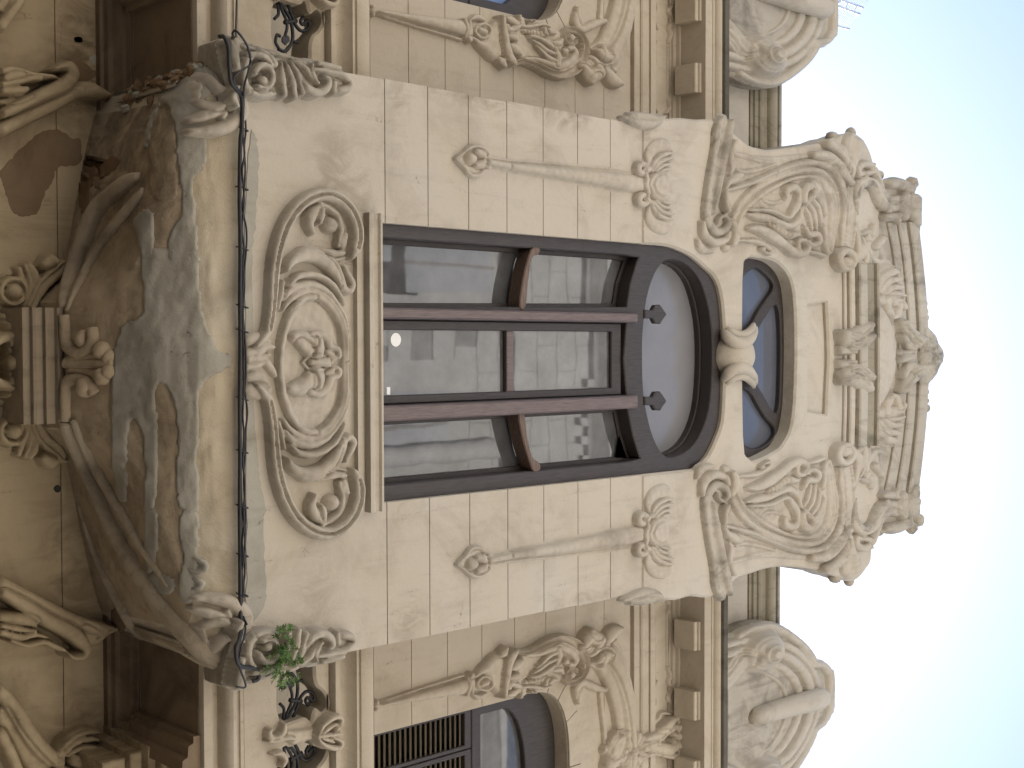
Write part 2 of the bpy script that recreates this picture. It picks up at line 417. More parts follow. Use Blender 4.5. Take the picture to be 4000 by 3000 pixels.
# ================================================================== SETTING
ground = tag(link('road', mesh('road', [(-60, -6.2, 0), (60, -6.2, 0), (60, -1.6, 0), (-60, -1.6, 0)], [(0, 1, 2, 3)]), M_ASPH), kind='structure')
g2 = tag(link('ground', mesh('ground', [(-3000, -3000, -.12), (3000, -3000, -.12), (3000, 3000, -.12), (-3000, 3000, -.12)], [(0, 1, 2, 3)]), M_ASPH), kind='structure')
pv = tag(box('pavement', -60, 60, -1.6, 0, -.1, .12, M_PAVE, None), kind='structure')
pv2 = tag(box('pavement', -60, 60, -7, -6.2, -.1, .12, M_PAVE, None), kind='structure')

# ================================================================== THE BUILDING
B = empty('corner_building', (AX, 0, 0), 'weathered cream stucco townhouse with carved bay window, balconies and curved pediments', 'building')
XC, HW = 2.86, .57                                   # side window axis and half width
def side_open(n=14):
    """half of the arched side opening, from the springing up to the crown"""
    out = []
    for k in range(n+1):
        a = math.pi/2*k/n
        out.append((XC-HW*math.cos(a)**.72, 7.40+.385*math.sin(a)**.72))
    return out
half = side_open()
arch_r = half+[(2*XC-x, z) for x, z in half[::-1][1:]]
open_r = [(XC-HW, 5.0)]+arch_r+[(XC+HW, 5.0)]
open_l = [(2*AX-x, z) for x, z in open_r]
plate('wall', rect(-4.6, 4.62, 4.8, 9.0), .012, .5, M_BACK, B, [open_r, open_l])
box('wall', -4.6, 4.8, .0125, .5, 0, 4.615, M_LOW, B)
box('wall', -40, 40, .6, 9, 0, 9.7, M_BACK, B)  # widened out of view to stop sun passing beside the building
box('wall', -40, -4.605, .0, .598, 0, 9.7, M_BACK, B)  # unseen flank walls, both ends, added to keep side light off the street
box('wall', 4.805, 40, .0, .598, 0, 9.7, M_BACK, B)
# scored courses of the upper wall either side of the bay
JB = [5.20, 5.564, 5.85]+[6.136+.286*k for k in range(8)]+[8.41]
ring = .115
def arch_x(z, extra):
    """left edge of the opening (plus voussoir ring) at height z"""
    if z <= 7.40: return XC-HW
    q = [(XC-(XC-x)*(1+extra/HW), 7.40+(zz-7.40)*(1+extra/.385)) for x, zz in half]
    for (xa, za), (xb, zb) in zip(q[:-1], q[1:]):
        if za <= z <= zb+1e-9: return xa+(xb-xa)*(z-za)/max(zb-za, 1e-6)
    return None
for k in range(len(JB)-1):
    z0, z1 = JB[k]+.0016, JB[k+1]-.0016
    zs = np.linspace(z0, z1, 7)
    edge = [(arch_x(z, ring), z) for z in zs]
    ok = [e for e in edge if e[0] is not None]
    L = [(1.35, z0)]+[(x, z) for x, z in ok]
    if len(ok) == len(edge):
        pieces = [[(1.35, z0)]+edge+[(1.35, z1)], [(4.79, z0)]+[(2*XC-x, z) for x, z in edge]+[(4.79, z1)]]
    else:
        top = 7.40+.385*(1+ring/.385)
        if ok:
            pieces = [[(1.35, z0)]+ok+[(XC, top)]+[(2*XC-x, z) for x, z in ok[::-1]]+[(4.79, z0), (4.79, z1), (1.35, z1)]]
        else: pieces = [rect(1.35, z0, 4.79, z1)]
    for P in pieces:
        plate('stone_course', P, 0, .02, M_BACK, B, e=.002)
        plate('stone_course', [(2*AX-x, z) for x, z in P], 0, .02, M_BACK, B, e=.002)
qo = [(XC-(XC-x)*(1+ring/HW), 7.40+(z-7.40)*(1+ring/.385)) for x, z in half]
for a, b in ((0, 3), (3, 6), (6, 10), (10, 14)):
    P = half[a:b+1]+qo[a:b+1][::-1]
    P = [(x-.002*(1 if i in (0, len(P)-1) else 0), z) for i, (x, z) in enumerate(P)]
    o = plate('voussoir', inset(P if area(P) > 0 else P[::-1], .003), -.004, .3, M_BACK, B, e=.002)
    mirror(o); o2 = mirror(o, about=XC)
    c = plate('voussoir', [(2*AX-(2*XC-x), z) for x, z in inset(P if area(P) > 0 else P[::-1], .003)], -.004, .3, M_BACK, B, e=.002)
# scored courses of the dim ground-floor wall
JL = [2.2, 2.85, 3.52, 4.255, 4.62]
for k in range(len(JL)-1):
    box('stone_course', -4.59, 4.79, 0, .02, JL[k]+.0016, JL[k+1]-.0016, M_LOW, B, e=.002)

# ---- side windows: louvred shutters below an arched light
wind = []
def side_window():
    fr = plate('side_window', [(XC-HW-.01, 5.0)]+[(x, z) for x, z in arch_r]+[(XC+HW+.01, 5.0)], .13, .20, M_WOOD, B,
               [rect(XC-HW+.025, 5.3, XC+HW-.025, 7.02),
                [(XC-.47, 7.10), (XC-.47, 7.30)]+[(XC-.47*math.cos(a), 7.30+.20*math.sin(a)) for a in np.linspace(.2, math.pi-.2, 13)]+[(XC+.47, 7.30), (XC+.47, 7.10)]], e=.006)
    plate('pane', rect(XC-.55, 7.03, XC+.55, 7.72), .175, .185, M_GLASS, fr, e=.001)
    lw = (2*HW-.05)/4
    for q in range(4):
        x0 = XC-HW+.025+q*lw
        plate('shutter_leaf', rect(x0+.003, 5.32, x0+lw-.003, 7.01), .125, .165, M_WOOD, fr,
              [rect(x0+.035, 5.45, x0+lw-.03, 6.955)], e=.004)
    # louvre slats, each a thin tilted blade
    V = [(-.5, -.012, -.016), (.5, -.012, -.016), (.5, .018, .014), (-.5, .018, .014),
         (-.5, -.018, -.010), (.5, -.018, -.010), (.5, .012, .020), (-.5, .012, .020)]
    V = [(x*(lw-.06), y, z) for x, y, z in V]
    me = mesh('slat', V, [(0, 1, 2, 3)[::-1], (4, 5, 6, 7), (0, 1, 5, 4), (2, 3, 7, 6), (1, 2, 6, 5), (3, 0, 4, 7)])
    me.materials.append(M_SLAT)
    for q in range(4):
        x0 = XC-HW+.025+q*lw
        for s in range(37):
            z = 5.475+s*.0405
            link('slat', me, None, fr, (x0+lw/2+.002, .148, z))
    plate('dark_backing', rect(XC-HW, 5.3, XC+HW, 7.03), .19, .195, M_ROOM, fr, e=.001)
    return fr
fr = side_window(); frl = mirror(fr)
# blue film with handwriting stuck in the left arched light
bl = plate('blue_film', rect(2*AX-XC-.3, 7.11, 2*AX-XC+.50, 7.40), .168, .171, M_BLUE, B, e=.001)
def pen(pts):
    return [U(1700+x*.27125, y*.27125, .166)[:2] for x, y in pts]
bm_ = []
for st in ([(1105, 10), (1240, 25)], [(1060, 95), (1190, 110)], [(1100, 20), (1175, 95)], [(1060, 100), (1030, 160), (1065, 225)], [(1050, 130), (1150, 215)], [(1185, 110), (1140, 215)], [(1225, -60), (1235, 25)]):
    p = pen(st); tube('handwriting', [(x, .166, z) for x, z in p], .004, M_INK, bl, 5, 3)

# ---- entablature, cornice, modillions, parapet
zE = [8.425, 8.50, 8.583, 8.616, 8.876, 8.895]
x0, x1 = -4.6, 4.8
extr('architrave', [(.02, zE[0]), (-.022, zE[0]+.004), (-.022, zE[1]-.012), (-.03, zE[1]-.012), (-.04, zE[1]), (-.04, zE[2]-.015), (-.055, zE[2]-.015), (-.06, zE[3]), (-.03, zE[3]+.003), (.02, zE[3]+.003)], x0, x1, M_BACK, B)
box('frieze', x0, x1, -.018, .02, zE[3]+.004, 8.80, M_BACK, B)
extr('bed_moulding', [(.02, 8.801), (-.03, 8.801), (-.034, 8.815), (-.05, 8.82), (-.06, 8.84), (-.085, 8.846), (-.09, 8.859), (.02, 8.859)], x0, x1, M_BACK, B)
extr('cornice', [(.02, 8.860), (-.31, 8.862), (-.31, 8.935), (-.318, 8.940), (-.318, 8.955), (-.335, 8.962), (-.35, 8.985), (-.352, 8.998), (.02, 8.998)], x0, x1, M_BACK, B)
extr('cornice_fillet', [(.02, 8.999), (-.352, 8.999), (-.372, 9.008), (-.378, 9.046), (.02, 9.075)], x0, x1, M_SOOT, B)
mo = extr('modillion', [(-.09, 8.790), (-.255, 8.808), (-.262, 8.816), (-.262, 8.835), (-.275, 8.84), (-.275, 8.861), (-.09, 8.861)], 1.984, 2.190, M_BACK, B)
pitch = .505
mods = [2.087+pitch*k for k in (1, 2, 3, 4, 5)]+[-1.898-pitch*k for k in (0, 1, 2, 3, 4, 5)]
for xm in mods:
    if -4.6 < xm-.1 and xm+.1 < 4.8:
        c = mo.copy(); COL.objects.link(c); c.location.x = xm-AX
box('parapet', x0, x1, 0, .4, 9.0, 9.80, M_BAY, B)
extr('parapet_coping', [(.4, 9.80), (-.012, 9.80), (-.014, 9.83), (-.03, 9.835), (-.035, 9.87)]+torus_prof(-.03, -.06, 9.872, 9.935, 5)+[(-.04, 9.94), (-.05, 9.96)]+torus_prof(-.05, -.10, 9.965, 10.07, 6)+[(-.09, 10.075), (-.09, 10.105), (.4, 10.12)], x0, x1, M_MOSS, B)

# ---- balconies
def balcony(sgn):
    m = (lambda x: x) if sgn > 0 else (lambda x: 2*AX-x)
    def R(a, b): return (a, b) if sgn > 0 else (2*AX-b, 2*AX-a)
    xa, xb = R(1.30, 4.79)
    sl = extr('balcony', [(.01, 4.556), (-.785, 4.556), (-.800, 4.562), (-.800, 4.605), (-.79, 4.61), (-.765, 4.625), (-.76, 4.652)]+torus_prof(-.76, -.835, 4.654, 4.738, 8)+[(-.765, 4.741), (-.765, 4.765), (-.775, 4.768), (-.775, 4.785), (.01, 4.785)], xa, xb, M_BACK if sgn > 0 else M_BACK, B)
    # soffit: framed panel
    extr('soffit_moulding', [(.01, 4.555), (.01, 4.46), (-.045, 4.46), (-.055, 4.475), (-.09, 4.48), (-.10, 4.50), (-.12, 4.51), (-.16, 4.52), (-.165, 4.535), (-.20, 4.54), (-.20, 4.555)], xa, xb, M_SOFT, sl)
    pa, pb = R(1.86, 2.02)
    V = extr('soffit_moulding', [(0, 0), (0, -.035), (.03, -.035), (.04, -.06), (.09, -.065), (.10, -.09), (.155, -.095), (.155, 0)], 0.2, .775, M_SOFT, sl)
    V.rotation_euler.z = math.radians(-90); V.location = Vector((pa if sgn > 0 else pb, -.49, 4.507))-WL[sl.name]
    if sgn < 0: V.scale.y = -1
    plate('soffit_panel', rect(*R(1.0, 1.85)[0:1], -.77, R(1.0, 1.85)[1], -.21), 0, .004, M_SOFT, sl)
    o = bpy.data.objects[[c.name for c in sl.children][-1]]
    o.rotation_euler.x = math.radians(90); o.location = Vector((sum(R(1.0, 1.85))/2, -.49, 4.553))-WL[sl.name]
    # pierced parapet
    def hole(pts, dx=0):
        return [(m(x+dx), z) for x, z in spl(pts, 5, True)]
    op = W(KH, [(480, 480), (560, 400), (700, 440), (760, 410), (820, 420), (835, 490), (838, 600), (870, 700), (940, 760), (990, 850), (985, 950), (930, 1005), (870, 960), (830, 1000), (800, 1110), (740, 1070), (600, 1110), (480, 1140), (420, 1020), (405, 850), (420, 640)], -.76)
    op2 = [(2*2.325-x, z) for x, z in op]
    xs = [p[0] for p in op]; cxo = (min(xs)+max(xs))/2
    xm_ = U(0, 0, 0)
    XP = xed(2862, 1160, -.76)                     # the little pier between two openings
    op2 = [(2*XP-x, z) for x, z in op]
    op3 = [(x+2*(XP-cxo)*2, z) for x, z in op]
    hs = [[(m(x), z) for x, z in spl(o, 4, True)] for o in (op, op2, op3)]
    pr = plate('pierced_parapet', rect(*((xa, 4.786, xb, 5.292))), -.76, -.60, M_BACK, B, hs, e=.012, smooth=40)
    extr('hand_rail', [(-.58, 5.292), (-.775, 5.292), (-.795, 5.30), (-.795, 5.322), (-.785, 5.328), (-.775, 5.335), (-.775, 5.35), (-.79, 5.375), (-.825, 5.395), (-.835, 5.40), (-.835, 5.415), (-.845, 5.42), (-.855, 5.45), (-.85, 5.492), (-.58, 5.50)], xa, xb, M_BACK, pr)
    for dx, sg in ((0, 1), (1, -1), (2, 1)):
        def T(pts):
            out = []
            for x, y in pts:
                X, Z, _ = U(*KH([(x, y)])[0], -.70)
                if dx == 1: X = 2*XP-X
                if dx == 2: X = X+4*(XP-cxo)
                out.append((m(X), -.70, Z))
            return out
        gr = tube('iron_grille', T([(470, 560), (540, 530), (600, 580), (640, 670), (635, 800), (600, 930), (520, 1060), (490, 1100)]), .009, M_IRON, pr)
        for pts, rd in (([(590, 1060), (640, 930), (680, 820), (740, 760), (810, 770), (840, 830), (810, 870), (760, 830), (735, 870), (770, 920)], .009),
                        ([(700, 625), (650, 635)], .008), ([(550, 700), (575, 790), (570, 880), (530, 980), (500, 1060)], .008),
                        ([(545, 860), (690, 875)], .011), ([(480, 560), (440, 640), (460, 720), (500, 700)], .008),
                        ([(430, 900), (480, 960), (470, 1080)], .008)):
            tube('scroll_bar', T(pts), rd, M_IRON, gr, 7, 6)
        L = T([(550, 600), (600, 640), (595, 690), (555, 725), (515, 690), (515, 640)])
        n = len(L); V = [(x, y-.006, z) for x, y, z in L]+[(x, y+.004, z) for x, y, z in L]
        link('iron_leaf', mesh('iron_leaf', V, [tuple(range(n)), tuple(range(n, 2*n))[::-1]]+[(i, (i+1) % n, n+(i+1) % n, n+i) for i in range(n)]), M_IRON, gr)
    return sl, pr
bal_r, par_r = balcony(1)
bal_l, par_l = balcony(-1)
# pier cap under the right balcony
zc = [(4.28, 4.395, .36, 1.95), (4.396, 4.455, .41, 1.92), (4.456, 4.495, .47, 1.885), (4.496, 4.522, .53, 1.85), (4.523, 4.5535, .60, 1.81)]
pc = None
for z0, z1, d, xs_ in zc:
    o = box('pier_cap', xs_, 3.25, -d, .008, z0, z1, M_LOW, pc or B, e=.006)
    pc = pc or o

# ---- bay: walls, courses
def bw(pts, K=ONE, Y=-1): return W(K, pts, Y)
XL, XR = -1.303, 1.473
WX0, WX1 = -.604, .769                               # window opening
JA = [5.468+.2725*k for k in range(8)]
JA[-1] = 7.381
for s, (a, b) in ((-1, (XL, XL+.13)), (1, (XR-.13, XR))):
    box('bay_side_wall', a+.004, b-.004, -.9, .012, 4.60, 8.3, M_BAY, B)
t_ = JA[0]-.0016
plate('apron_wall', [(XL, 4.66), (XR, 4.66), (XR, t_), (WX1, t_), (WX1, 5.395), (WX0, 5.395), (WX0, t_), (XL, t_)], -1.0, -.86, M_BAY, B, e=.002)
box('bay_backing', XL+.02, WX0-.03, -.988, -.85, JA[0]-.02, JA[-1]+.02, M_BAY, B)
box('bay_backing', WX1+.03, XR-.02, -.988, -.85, JA[0]-.02, JA[-1]+.02, M_BAY, B)
for k in range(7):
    for s in (0, 1):
        xa, xb = (XL, WX0) if s == 0 else (WX1, XR)
        j = rng.uniform(-.004, .004)
        box('stone_course', xa+(j if s == 0 else 0), xb+(j if s else 0), -1.0, -.86, JA[k]+.0016, JA[k+1]-.0016, M_BAY, B, e=.002)
# upper bay: silhouette and the two openings
left_sil = [(2508, 490), (2560, 472), (2610, 463), (2660, 460), (2720, 466), (2770, 466), (2830, 480), (2870, 520), (2929, 567), (2975, 580), (3010, 585), (3100, 574), (3200, 560), (3260, 538), (3321, 518), (3372, 540), (3405, 603), (3423, 681), (3438, 722)]
right_sil = [(3435, 2057), (3411, 2090), (3405, 2187), (3385, 2225), (3357, 2259), (3315, 2271), (3224, 2235), (3120, 2216), (3019, 2217), (2940, 2240), (2880, 2262), (2830, 2310), (2770, 2335), (2700, 2330), (2640, 2345), (2580, 2338), (2508, 2313)]
lo = [(2508, 953), (2603, 960), (2663, 979), (2708, 1003), (2757, 1045), (2802, 1095), (2823, 1181), (2831, 1300), (2832, 1400), (2831, 1500), (2823, 1640), (2800, 1715), (2765, 1785), (2711, 1838), (2640, 1855), (2542, 1862), (2508, 1863)]
winA = spl(bw(lo), 3)
winA[0][1] = winA[-1][1] = JA[-1]+.0025; winA[:, 0] = np.clip(winA[:, 0], WX0, WX1)
sl_ = spl(bw(left_sil), 3); sr_ = spl(bw(right_sil), 3)
sl_[0] = (XL, JA[-1]+.0025); sr_[-1] = (XR, JA[-1]+.0025)
topw = [(2905, 1100), (2925, 1010), (2960, 1006), (3025, 1018), (3074, 1060), (3098, 1120), (3107, 1210), (3110, 1301), (3110, 1400), (3107, 1512), (3102, 1600), (3088, 1680), (3060, 1735), (3030, 1762), (2959, 1796), (2930, 1790), (2907, 1700)]
TW = spl(bw(topw), 3, True)
bridge_cut = TW
rp = bw([(3158, 1193), (3229, 1181), (3236, 1320), (3238, 1400), (3236, 1450), (3228, 1618), (3158, 1606)])
outl = [tuple(p) for p in sl_]+[tuple(p) for p in sr_]+[tuple(p) for p in winA[::-1]]
plate('upper_bay_wall', outl, -1.0, -.82, M_BAY, B, [TW, rp], e=.014, smooth=40)
plate('recessed_panel', inset(rp if area(rp) > 0 else rp[::-1], -.02), -.965, -.95, M_BAY, B)
body = [tuple(p) for p in sl_[3:]]+[tuple(p) for p in sr_[:-3]]
body = inset(body if area(body) > 0 else body[::-1], .03)
plate('bay_mass', body, -.70, .005, M_GRIME, B, e=.01)
rims = [(x, z) for x, z in outl]
plate('bay_flank', inset(([tuple(p) for p in sl_]+[tuple(p) for p in sr_]) if area([tuple(p) for p in sl_]+[tuple(p) for p in sr_]) > 0 else ([tuple(p) for p in sl_]+[tuple(p) for p in sr_])[::-1], .012), -.815, -.70, M_BAY, B, e=.004)

# ---- main window
YF = -.965
outer = [(WX0-.02, 5.30)]+[tuple(p) for p in bw([(2386, 936), (2520, 945)], ONE, YF)]+[tuple(p) for p in spl(bw([(2590, 950), (2663, 970), (2745, 1020), (2800, 1090), (2825, 1200), (2830, 1400), (2822, 1620), (2775, 1760), (2700, 1840), (2600, 1868)], ONE, YF), 3)]+[(WX1+.02, 7.3), (WX1+.02, 5.30)]
outer[1] = (WX0-.02, outer[1][1]); outer[2] = (WX0-.02, outer[2][1])
xm1a, xm1b = xed(1201, 1490, -1.0), xed(1243, 1490, -1.0)
xm2a, xm2b = xed(1588, 1490, -1.0), xed(1648, 1490, -1.0)
zs0 = 5.425
def light(pts): return [tuple(p) for p in bw(pts, ONE, YF)]
fxl, fxr = xed(928, 1490, YF), xed(1896, 1490, YF)
Lh = [(fxl, zs0), (xm1a-.004, zs0)]+light([(2449, 1199), (2462, 1110), (2490, 1020)])+[(fxl+.01, zed(2497, YF)), (fxl, zed(2440, YF))]
Mh = [(xm1b+.004, zs0), (xm2a-.004, zs0)]+[(xm2a-.004, zed(2447, YF)), ((xm1b+xm2a)/2, zed(2436, YF)), (xm1b+.004, zed(2447, YF))]
Rh = [(xm2b+.004, zs0), (fxr, zs0), (fxr, zed(2450, YF)), (fxr-.012, zed(2506, YF))]+light([(2500, 1788), (2472, 1700)])+[(xm2b+.004, zed(2452, YF))]
Oh = [tuple(p) for p in spl(bw(K21([(1000, 30), (930, 110), (875, 280), (850, 500), (847, 650), (852, 850), (872, 1000), (920, 1180), (1000, 1300), (1120, 1275), (1210, 1180), (1275, 1000), (1298, 750), (1295, 480), (1262, 280), (1205, 130), (1110, 40)]), ONE, YF), 3, True)]
win = plate('bay_window', outer, YF, YF+.09, M_WOOD, B, [Lh, Mh, Rh, Oh], e=.006, smooth=30)
plate('inner_frame', inset(outer if area(outer) > 0 else outer[::-1], .03), YF+.092, YF+.143, M_WOOD, win,
      [inset(h if area(h) > 0 else h[::-1], .022) for h in (Lh, Rh)]+[Mh]+[inset(Oh if area(Oh) > 0 else Oh[::-1], .012)], e=.004)
for h in (Lh, Rh): plate('pane', inset(h if area(h) > 0 else h[::-1], -.01), YF+.110, YF+.114, M_GLASS, win, e=.001)
plate('fanlight_pane', inset(Oh if area(Oh) > 0 else Oh[::-1], -.01), YF+.136, YF+.140, M_OVAL, win, e=.001)
for n_, xa, xb in (('mullion', xm1a, xm1b), ('mullion', xm2a, xm2b)):
    P = [(xa, 5.40), (xb, 5.40), (xb, zed(2494, -1.0)), (xa, zed(2494, -1.0))]
    plate(n_, P, -1.0, YF-.001, M_RED, win, e=.008)
# centre sash with its own stiles and rail
sx0, sx1 = xm1b+.004, xm2a-.004
sz1 = zed(2438, YF)
sm = zed(1993, -.95)
hole_a = rect(sx0+.052, 5.50, sx1-.045, sm-.028); hole_b = rect(sx0+.052, sm+.028, sx1-.045, zed(2392, -.95))
plate('sash', rect(sx0+.002, 5.426, sx1-.002, sz1), YF+.022, YF+.06, M_WOOD, win, [hole_a, hole_b], e=.006)
box('sash_rail', sx0+.053, sx1-.046, YF+.014, YF+.021, sm-.026, sm+.026, M_RED, win)
plate('pane', rect(sx0+.03, 5.48, sx1-.03, sz1-.03), YF+.044, YF+.048, M_GLASS, win, e=.001)
st_ = [U(1546+20.5*math.cos(a), 1327+27*math.sin(a), YF+.042)[:2] for a in np.linspace(0, 2*math.pi, 24, endpoint=False)]
plate('white_disc', st_, YF+.041, YF+.043, M_WHITE, win, e=.0005)  # flat white disc on the centre pane
plate('paper_slip', bw([(1510, 1512), (1524, 1512), (1524, 1542), (1510, 1542)], ONE, YF+.042), YF+.041, YF+.043, M_WHITE, win, e=.0005)
# curved transoms with rolled ends
tl = bw(K21([(48, 330), (90, 330), (108, 150), (134, 10), (172, -10), (182, -48), (144, -58), (112, -10), (70, 150)]), ONE, -.97)
plate('transom', spl(tl, 3, True), -.972, YF-.0015+.09, M_WORN, win, e=.006, smooth=40)
tr = bw(K21([(42, 1030), (84, 1030), (98, 1150), (132, 1300), (178, 1340), (186, 1382), (144, 1398), (106, 1310), (68, 1180)]), ONE, -.97)
plate('transom', spl(tr, 3, True), -.972, YF-.0015+.09, M_WORN, win, e=.006, smooth=40)
for dy in (0, 562):
    dp = bw(K21([(852, 348+dy), (905, 350+dy), (922, 318+dy), (952, 315+dy), (972, 342+dy), (996, 378+dy), (972, 412+dy), (955, 440+dy), (922, 438+dy), (905, 405+dy), (852, 405+dy)]), ONE, YF)
    plate('drop_finial', dp, YF-.012, YF+.02, M_WOOD, win, e=.006)
# sill
zs = [zed(v, -1.03) for v in (1400, 1420, 1432, 1446, 1458, 1484)]
sxa, sxb = xed(830, 1440, -1.05), xed(2003, 1440, -1.05)
extr('window_sill', [(-.9, zs[0]-.004), (-1.03, zs[0]-.004), (-1.032, zs[1]-.004), (-1.018, zs[1]), (-1.018, zs[2]-.005), (-1.062, zs[2]-.002), (-1.062, zs[3]-.002), (-1.05, zs[4]-.008), (-1.04, zs[4]), (-1.045, zs[5]-.02), (-1.058, zs[5]-.012), (-1.058, zs[5]), (-.9, zs[5]+.02)], sxa, sxb, M_BAY, B)

# ---- fanlight window above the bridge
YT = -.90
tw_o = [tuple(p) for p in inset([tuple(p) for p in TW] if area(TW) > 0 else [tuple(p) for p in TW[::-1]], -.03)]
def tl_(pts): return [tuple(p) for p in spl(bw(K31(pts), ONE, YT), 3, True)]
HL = tl_([(330, 200), (355, 120), (425, 78), (485, 115), (535, 175), (530, 225), (490, 285), (440, 360), (395, 440), (330, 460)])
HC = tl_([(330, 560), (415, 510), (470, 420), (520, 345), (552, 318), (572, 350), (582, 480), (584, 650), (580, 850), (570, 990), (548, 1018), (510, 970), (460, 880), (410, 820), (330, 780)])
HR = tl_([(330, 870), (395, 890), (440, 970), (490, 1050), (540, 1110), (545, 1160), (500, 1215), (425, 1250), (350, 1220), (330, 1100)])
tw = plate('upper_window', tw_o, YT, YT+.06, M_WOOD, B, [HL, HC, HR], e=.008, smooth=40)
plate('pane', inset(tw_o, .03), YT+.04, YT+.045, M_TOPG, tw, e=.001)

# ---- corbel carrying the bay
prof = [(4.135, .30, .34), (4.20, .36, .50), (4.28, .47, .68), (4.35, .80, .80), (4.41, 1.08, .88), (4.48, 1.29, .94), (4.56, 1.36, .978), (4.665, 1.388, 1.0)]
def _ix(y, z):
    d = np.array([AX, y, z])-CAM; c = RC.T @ d
    return 2000+F*c[0]/c[2]
_rib = [(225, 1640), (248, 1650), (365, 1900), (450, 2080), (545, 2240), (660, 2400), (760, 2500), (850, 2590), (960, 2680)]
def _wf(z, b, wd):
    ix = _ix(-b, z); iy = np.interp(ix, [p[0] for p in _rib], [p[1] for p in _rib])
    return min(max(U(ix, iy, -b)[0]-AX, .22), wd*.985)
prof = [(z, wd, b, _wf(z, b, wd)) for z, wd, b in prof]
def corbel_at(u, v):
    """u across -1..1, v up 0..1: front facet between the ribs, side facets running back to the wall"""
    k = v*(len(prof)-1); i = min(int(k), len(prof)-2); t = k-i
    q0, q1, q2, q3 = [np.array(prof[min(max(j, 0), len(prof)-1)]) for j in (i-1, i, i+1, i+2)]
    z, wd, b, wf = .5*(2*q1+(q2-q0)*t+(2*q0-5*q1+4*q2-q3)*t*t+(3*q1-q0-3*q2+q3)*t**3)
    au = abs(u); us = .55; r = .07
    def sec(s):
        if s < us: return wf*s/us, b-.012*(s/us)**4
        q = (s-us)/(1-us); return wf+(wd-wf)*q**1.25, (b-.012)*(1-q)
    lo_, hi_ = max(0, au-r), min(1, au+r); ss = np.linspace(lo_, hi_, 7)
    P = [sec(s) for s in ss]
    if au >= 1: P = [sec(1)]
    x = sum(p[0] for p in P)/len(P); y = sum(p[1] for p in P)/len(P)
    q_ = Vector((x*5*math.copysign(1, u), y*5, z*7+3))
    rough = .010*mnoise.noise(q_)+.006*mnoise.noise(q_*3.1)+.003*mnoise.noise(q_*8)
    wob = rough*min(1, (1-au)*8)*min(1, (1-v)*5)
    return AX+math.copysign(x, u), -y+wob, z+wob
nu, nv = 120, 48
VS = .66
def loft(v0, v1, n):
    V = [corbel_at(-1+2*i/nu, v0+(v1-v0)*j/n) for j in range(n+1) for i in range(nu+1)]
    Fc = [(j*(nu+1)+i, j*(nu+1)+i+1, (j+1)*(nu+1)+i+1, (j+1)*(nu+1)+i) for j in range(n) for i in range(nu)]
    return V, Fc
V, Fc = loft(0, 1, 60)
from mathutils.bvhtree import BVHTree
BVH = BVHTree.FromPolygons([Vector(v) for v in V], Fc)
V, Fc = loft(0, VS, 40); Fc.append(tuple(range(nu+1))[::-1])
corb = link('bay_corbel', mesh('bay_corbel', V, Fc, True), M_CORB, B)
V, Fc = loft(VS, 1, 20)
skirt = link('bay_skirt', mesh('bay_skirt', V, Fc, True), M_SKIRT, B)
def on_corbel(ix, iy):
    """the corbel surface point and normal seen at a photo point (nearest point when the ray misses)"""
    v = RC @ np.array([(ix-2000)/F, (iy-1500)/F, 1.]); v = Vector(v/np.linalg.norm(v)); c = Vector(CAM)
    h, n, _, dist = BVH.ray_cast(c, v)
    if h is None:
        q = c+v*6.0
        for _ in range(6):
            h, n, _, dist = BVH.find_nearest(q); q = c+v*((h-c).dot(v))
    if n.dot(v) > 0: n = -n
    return np.array(h), np.array(n), np.array(h)
def corbel_patch(name, pts, mat_, K, lift=.006, sm=True):
    """thin layer of render lying on the corbel, outline as seen"""
    P = spl([(x, y) for x, y in K(pts)], 5, True)
    P = P+rng.normal(0, 2.2, P.shape)
    x0, y0 = P.min(0); x1, y1 = P.max(0)
    step = 9
    gx = np.arange(x0, x1+step, step); gy = np.arange(y0, y1+step, step)
    idx = {}; V = []; Fc = []
    def inside(px, py):
        c = False
        for k in range(len(P)):
            xa, ya = P[k-1]; xb, yb = P[k]
            if (ya > py) != (yb > py) and px < (xb-xa)*(py-ya)/(yb-ya+1e-9)+xa: c = not c
        return c
    M = np.array([[inside(a, b) for a in gx] for b in gy])
    def snap(a, b):
        d = np.hypot(P[:, 0]-a, P[:, 1]-b); k = d.argmin()
        return (P[k] if d[k] < step*1.5 else (a, b))
    def vert(i, j):
        if (i, j) not in idx:
            a, b = gx[i], gy[j]; inn = M[j, i]
            edge = not inn
            if edge: a, b = snap(a, b)
            p, n, q = on_corbel(a, b)
            q = p+n*(lift if not edge else -.004)
            idx[(i, j)] = len(V); V.append(q)
        return idx[(i, j)]
    for j in range(len(gy)-1):
        for i in range(len(gx)-1):
            if M[j, i] or M[j+1, i] or M[j, i+1] or M[j+1, i+1]:
                Fc.append((vert(i, j), vert(i+1, j), vert(i+1, j+1), vert(i, j+1)))
    if not V: return None
    return link(name, mesh(name, V, Fc, True), mat_, corb)
def corbel_rib(name, pts, K, rad, mat_, flat=1., lift=0.):
    P = []
    for x, y in spl([(p[0], p[1]) for p in K(pts)], 6):
        p, n, q = on_corbel(x, y); P.append(p+n*lift)
    P = np.array(P)
    for _ in range(3): P[1:-1] = (P[:-2]+2*P[1:-1]+P[2:])/4
    return tube(name, P, rad, mat_, corb, 10, 1)
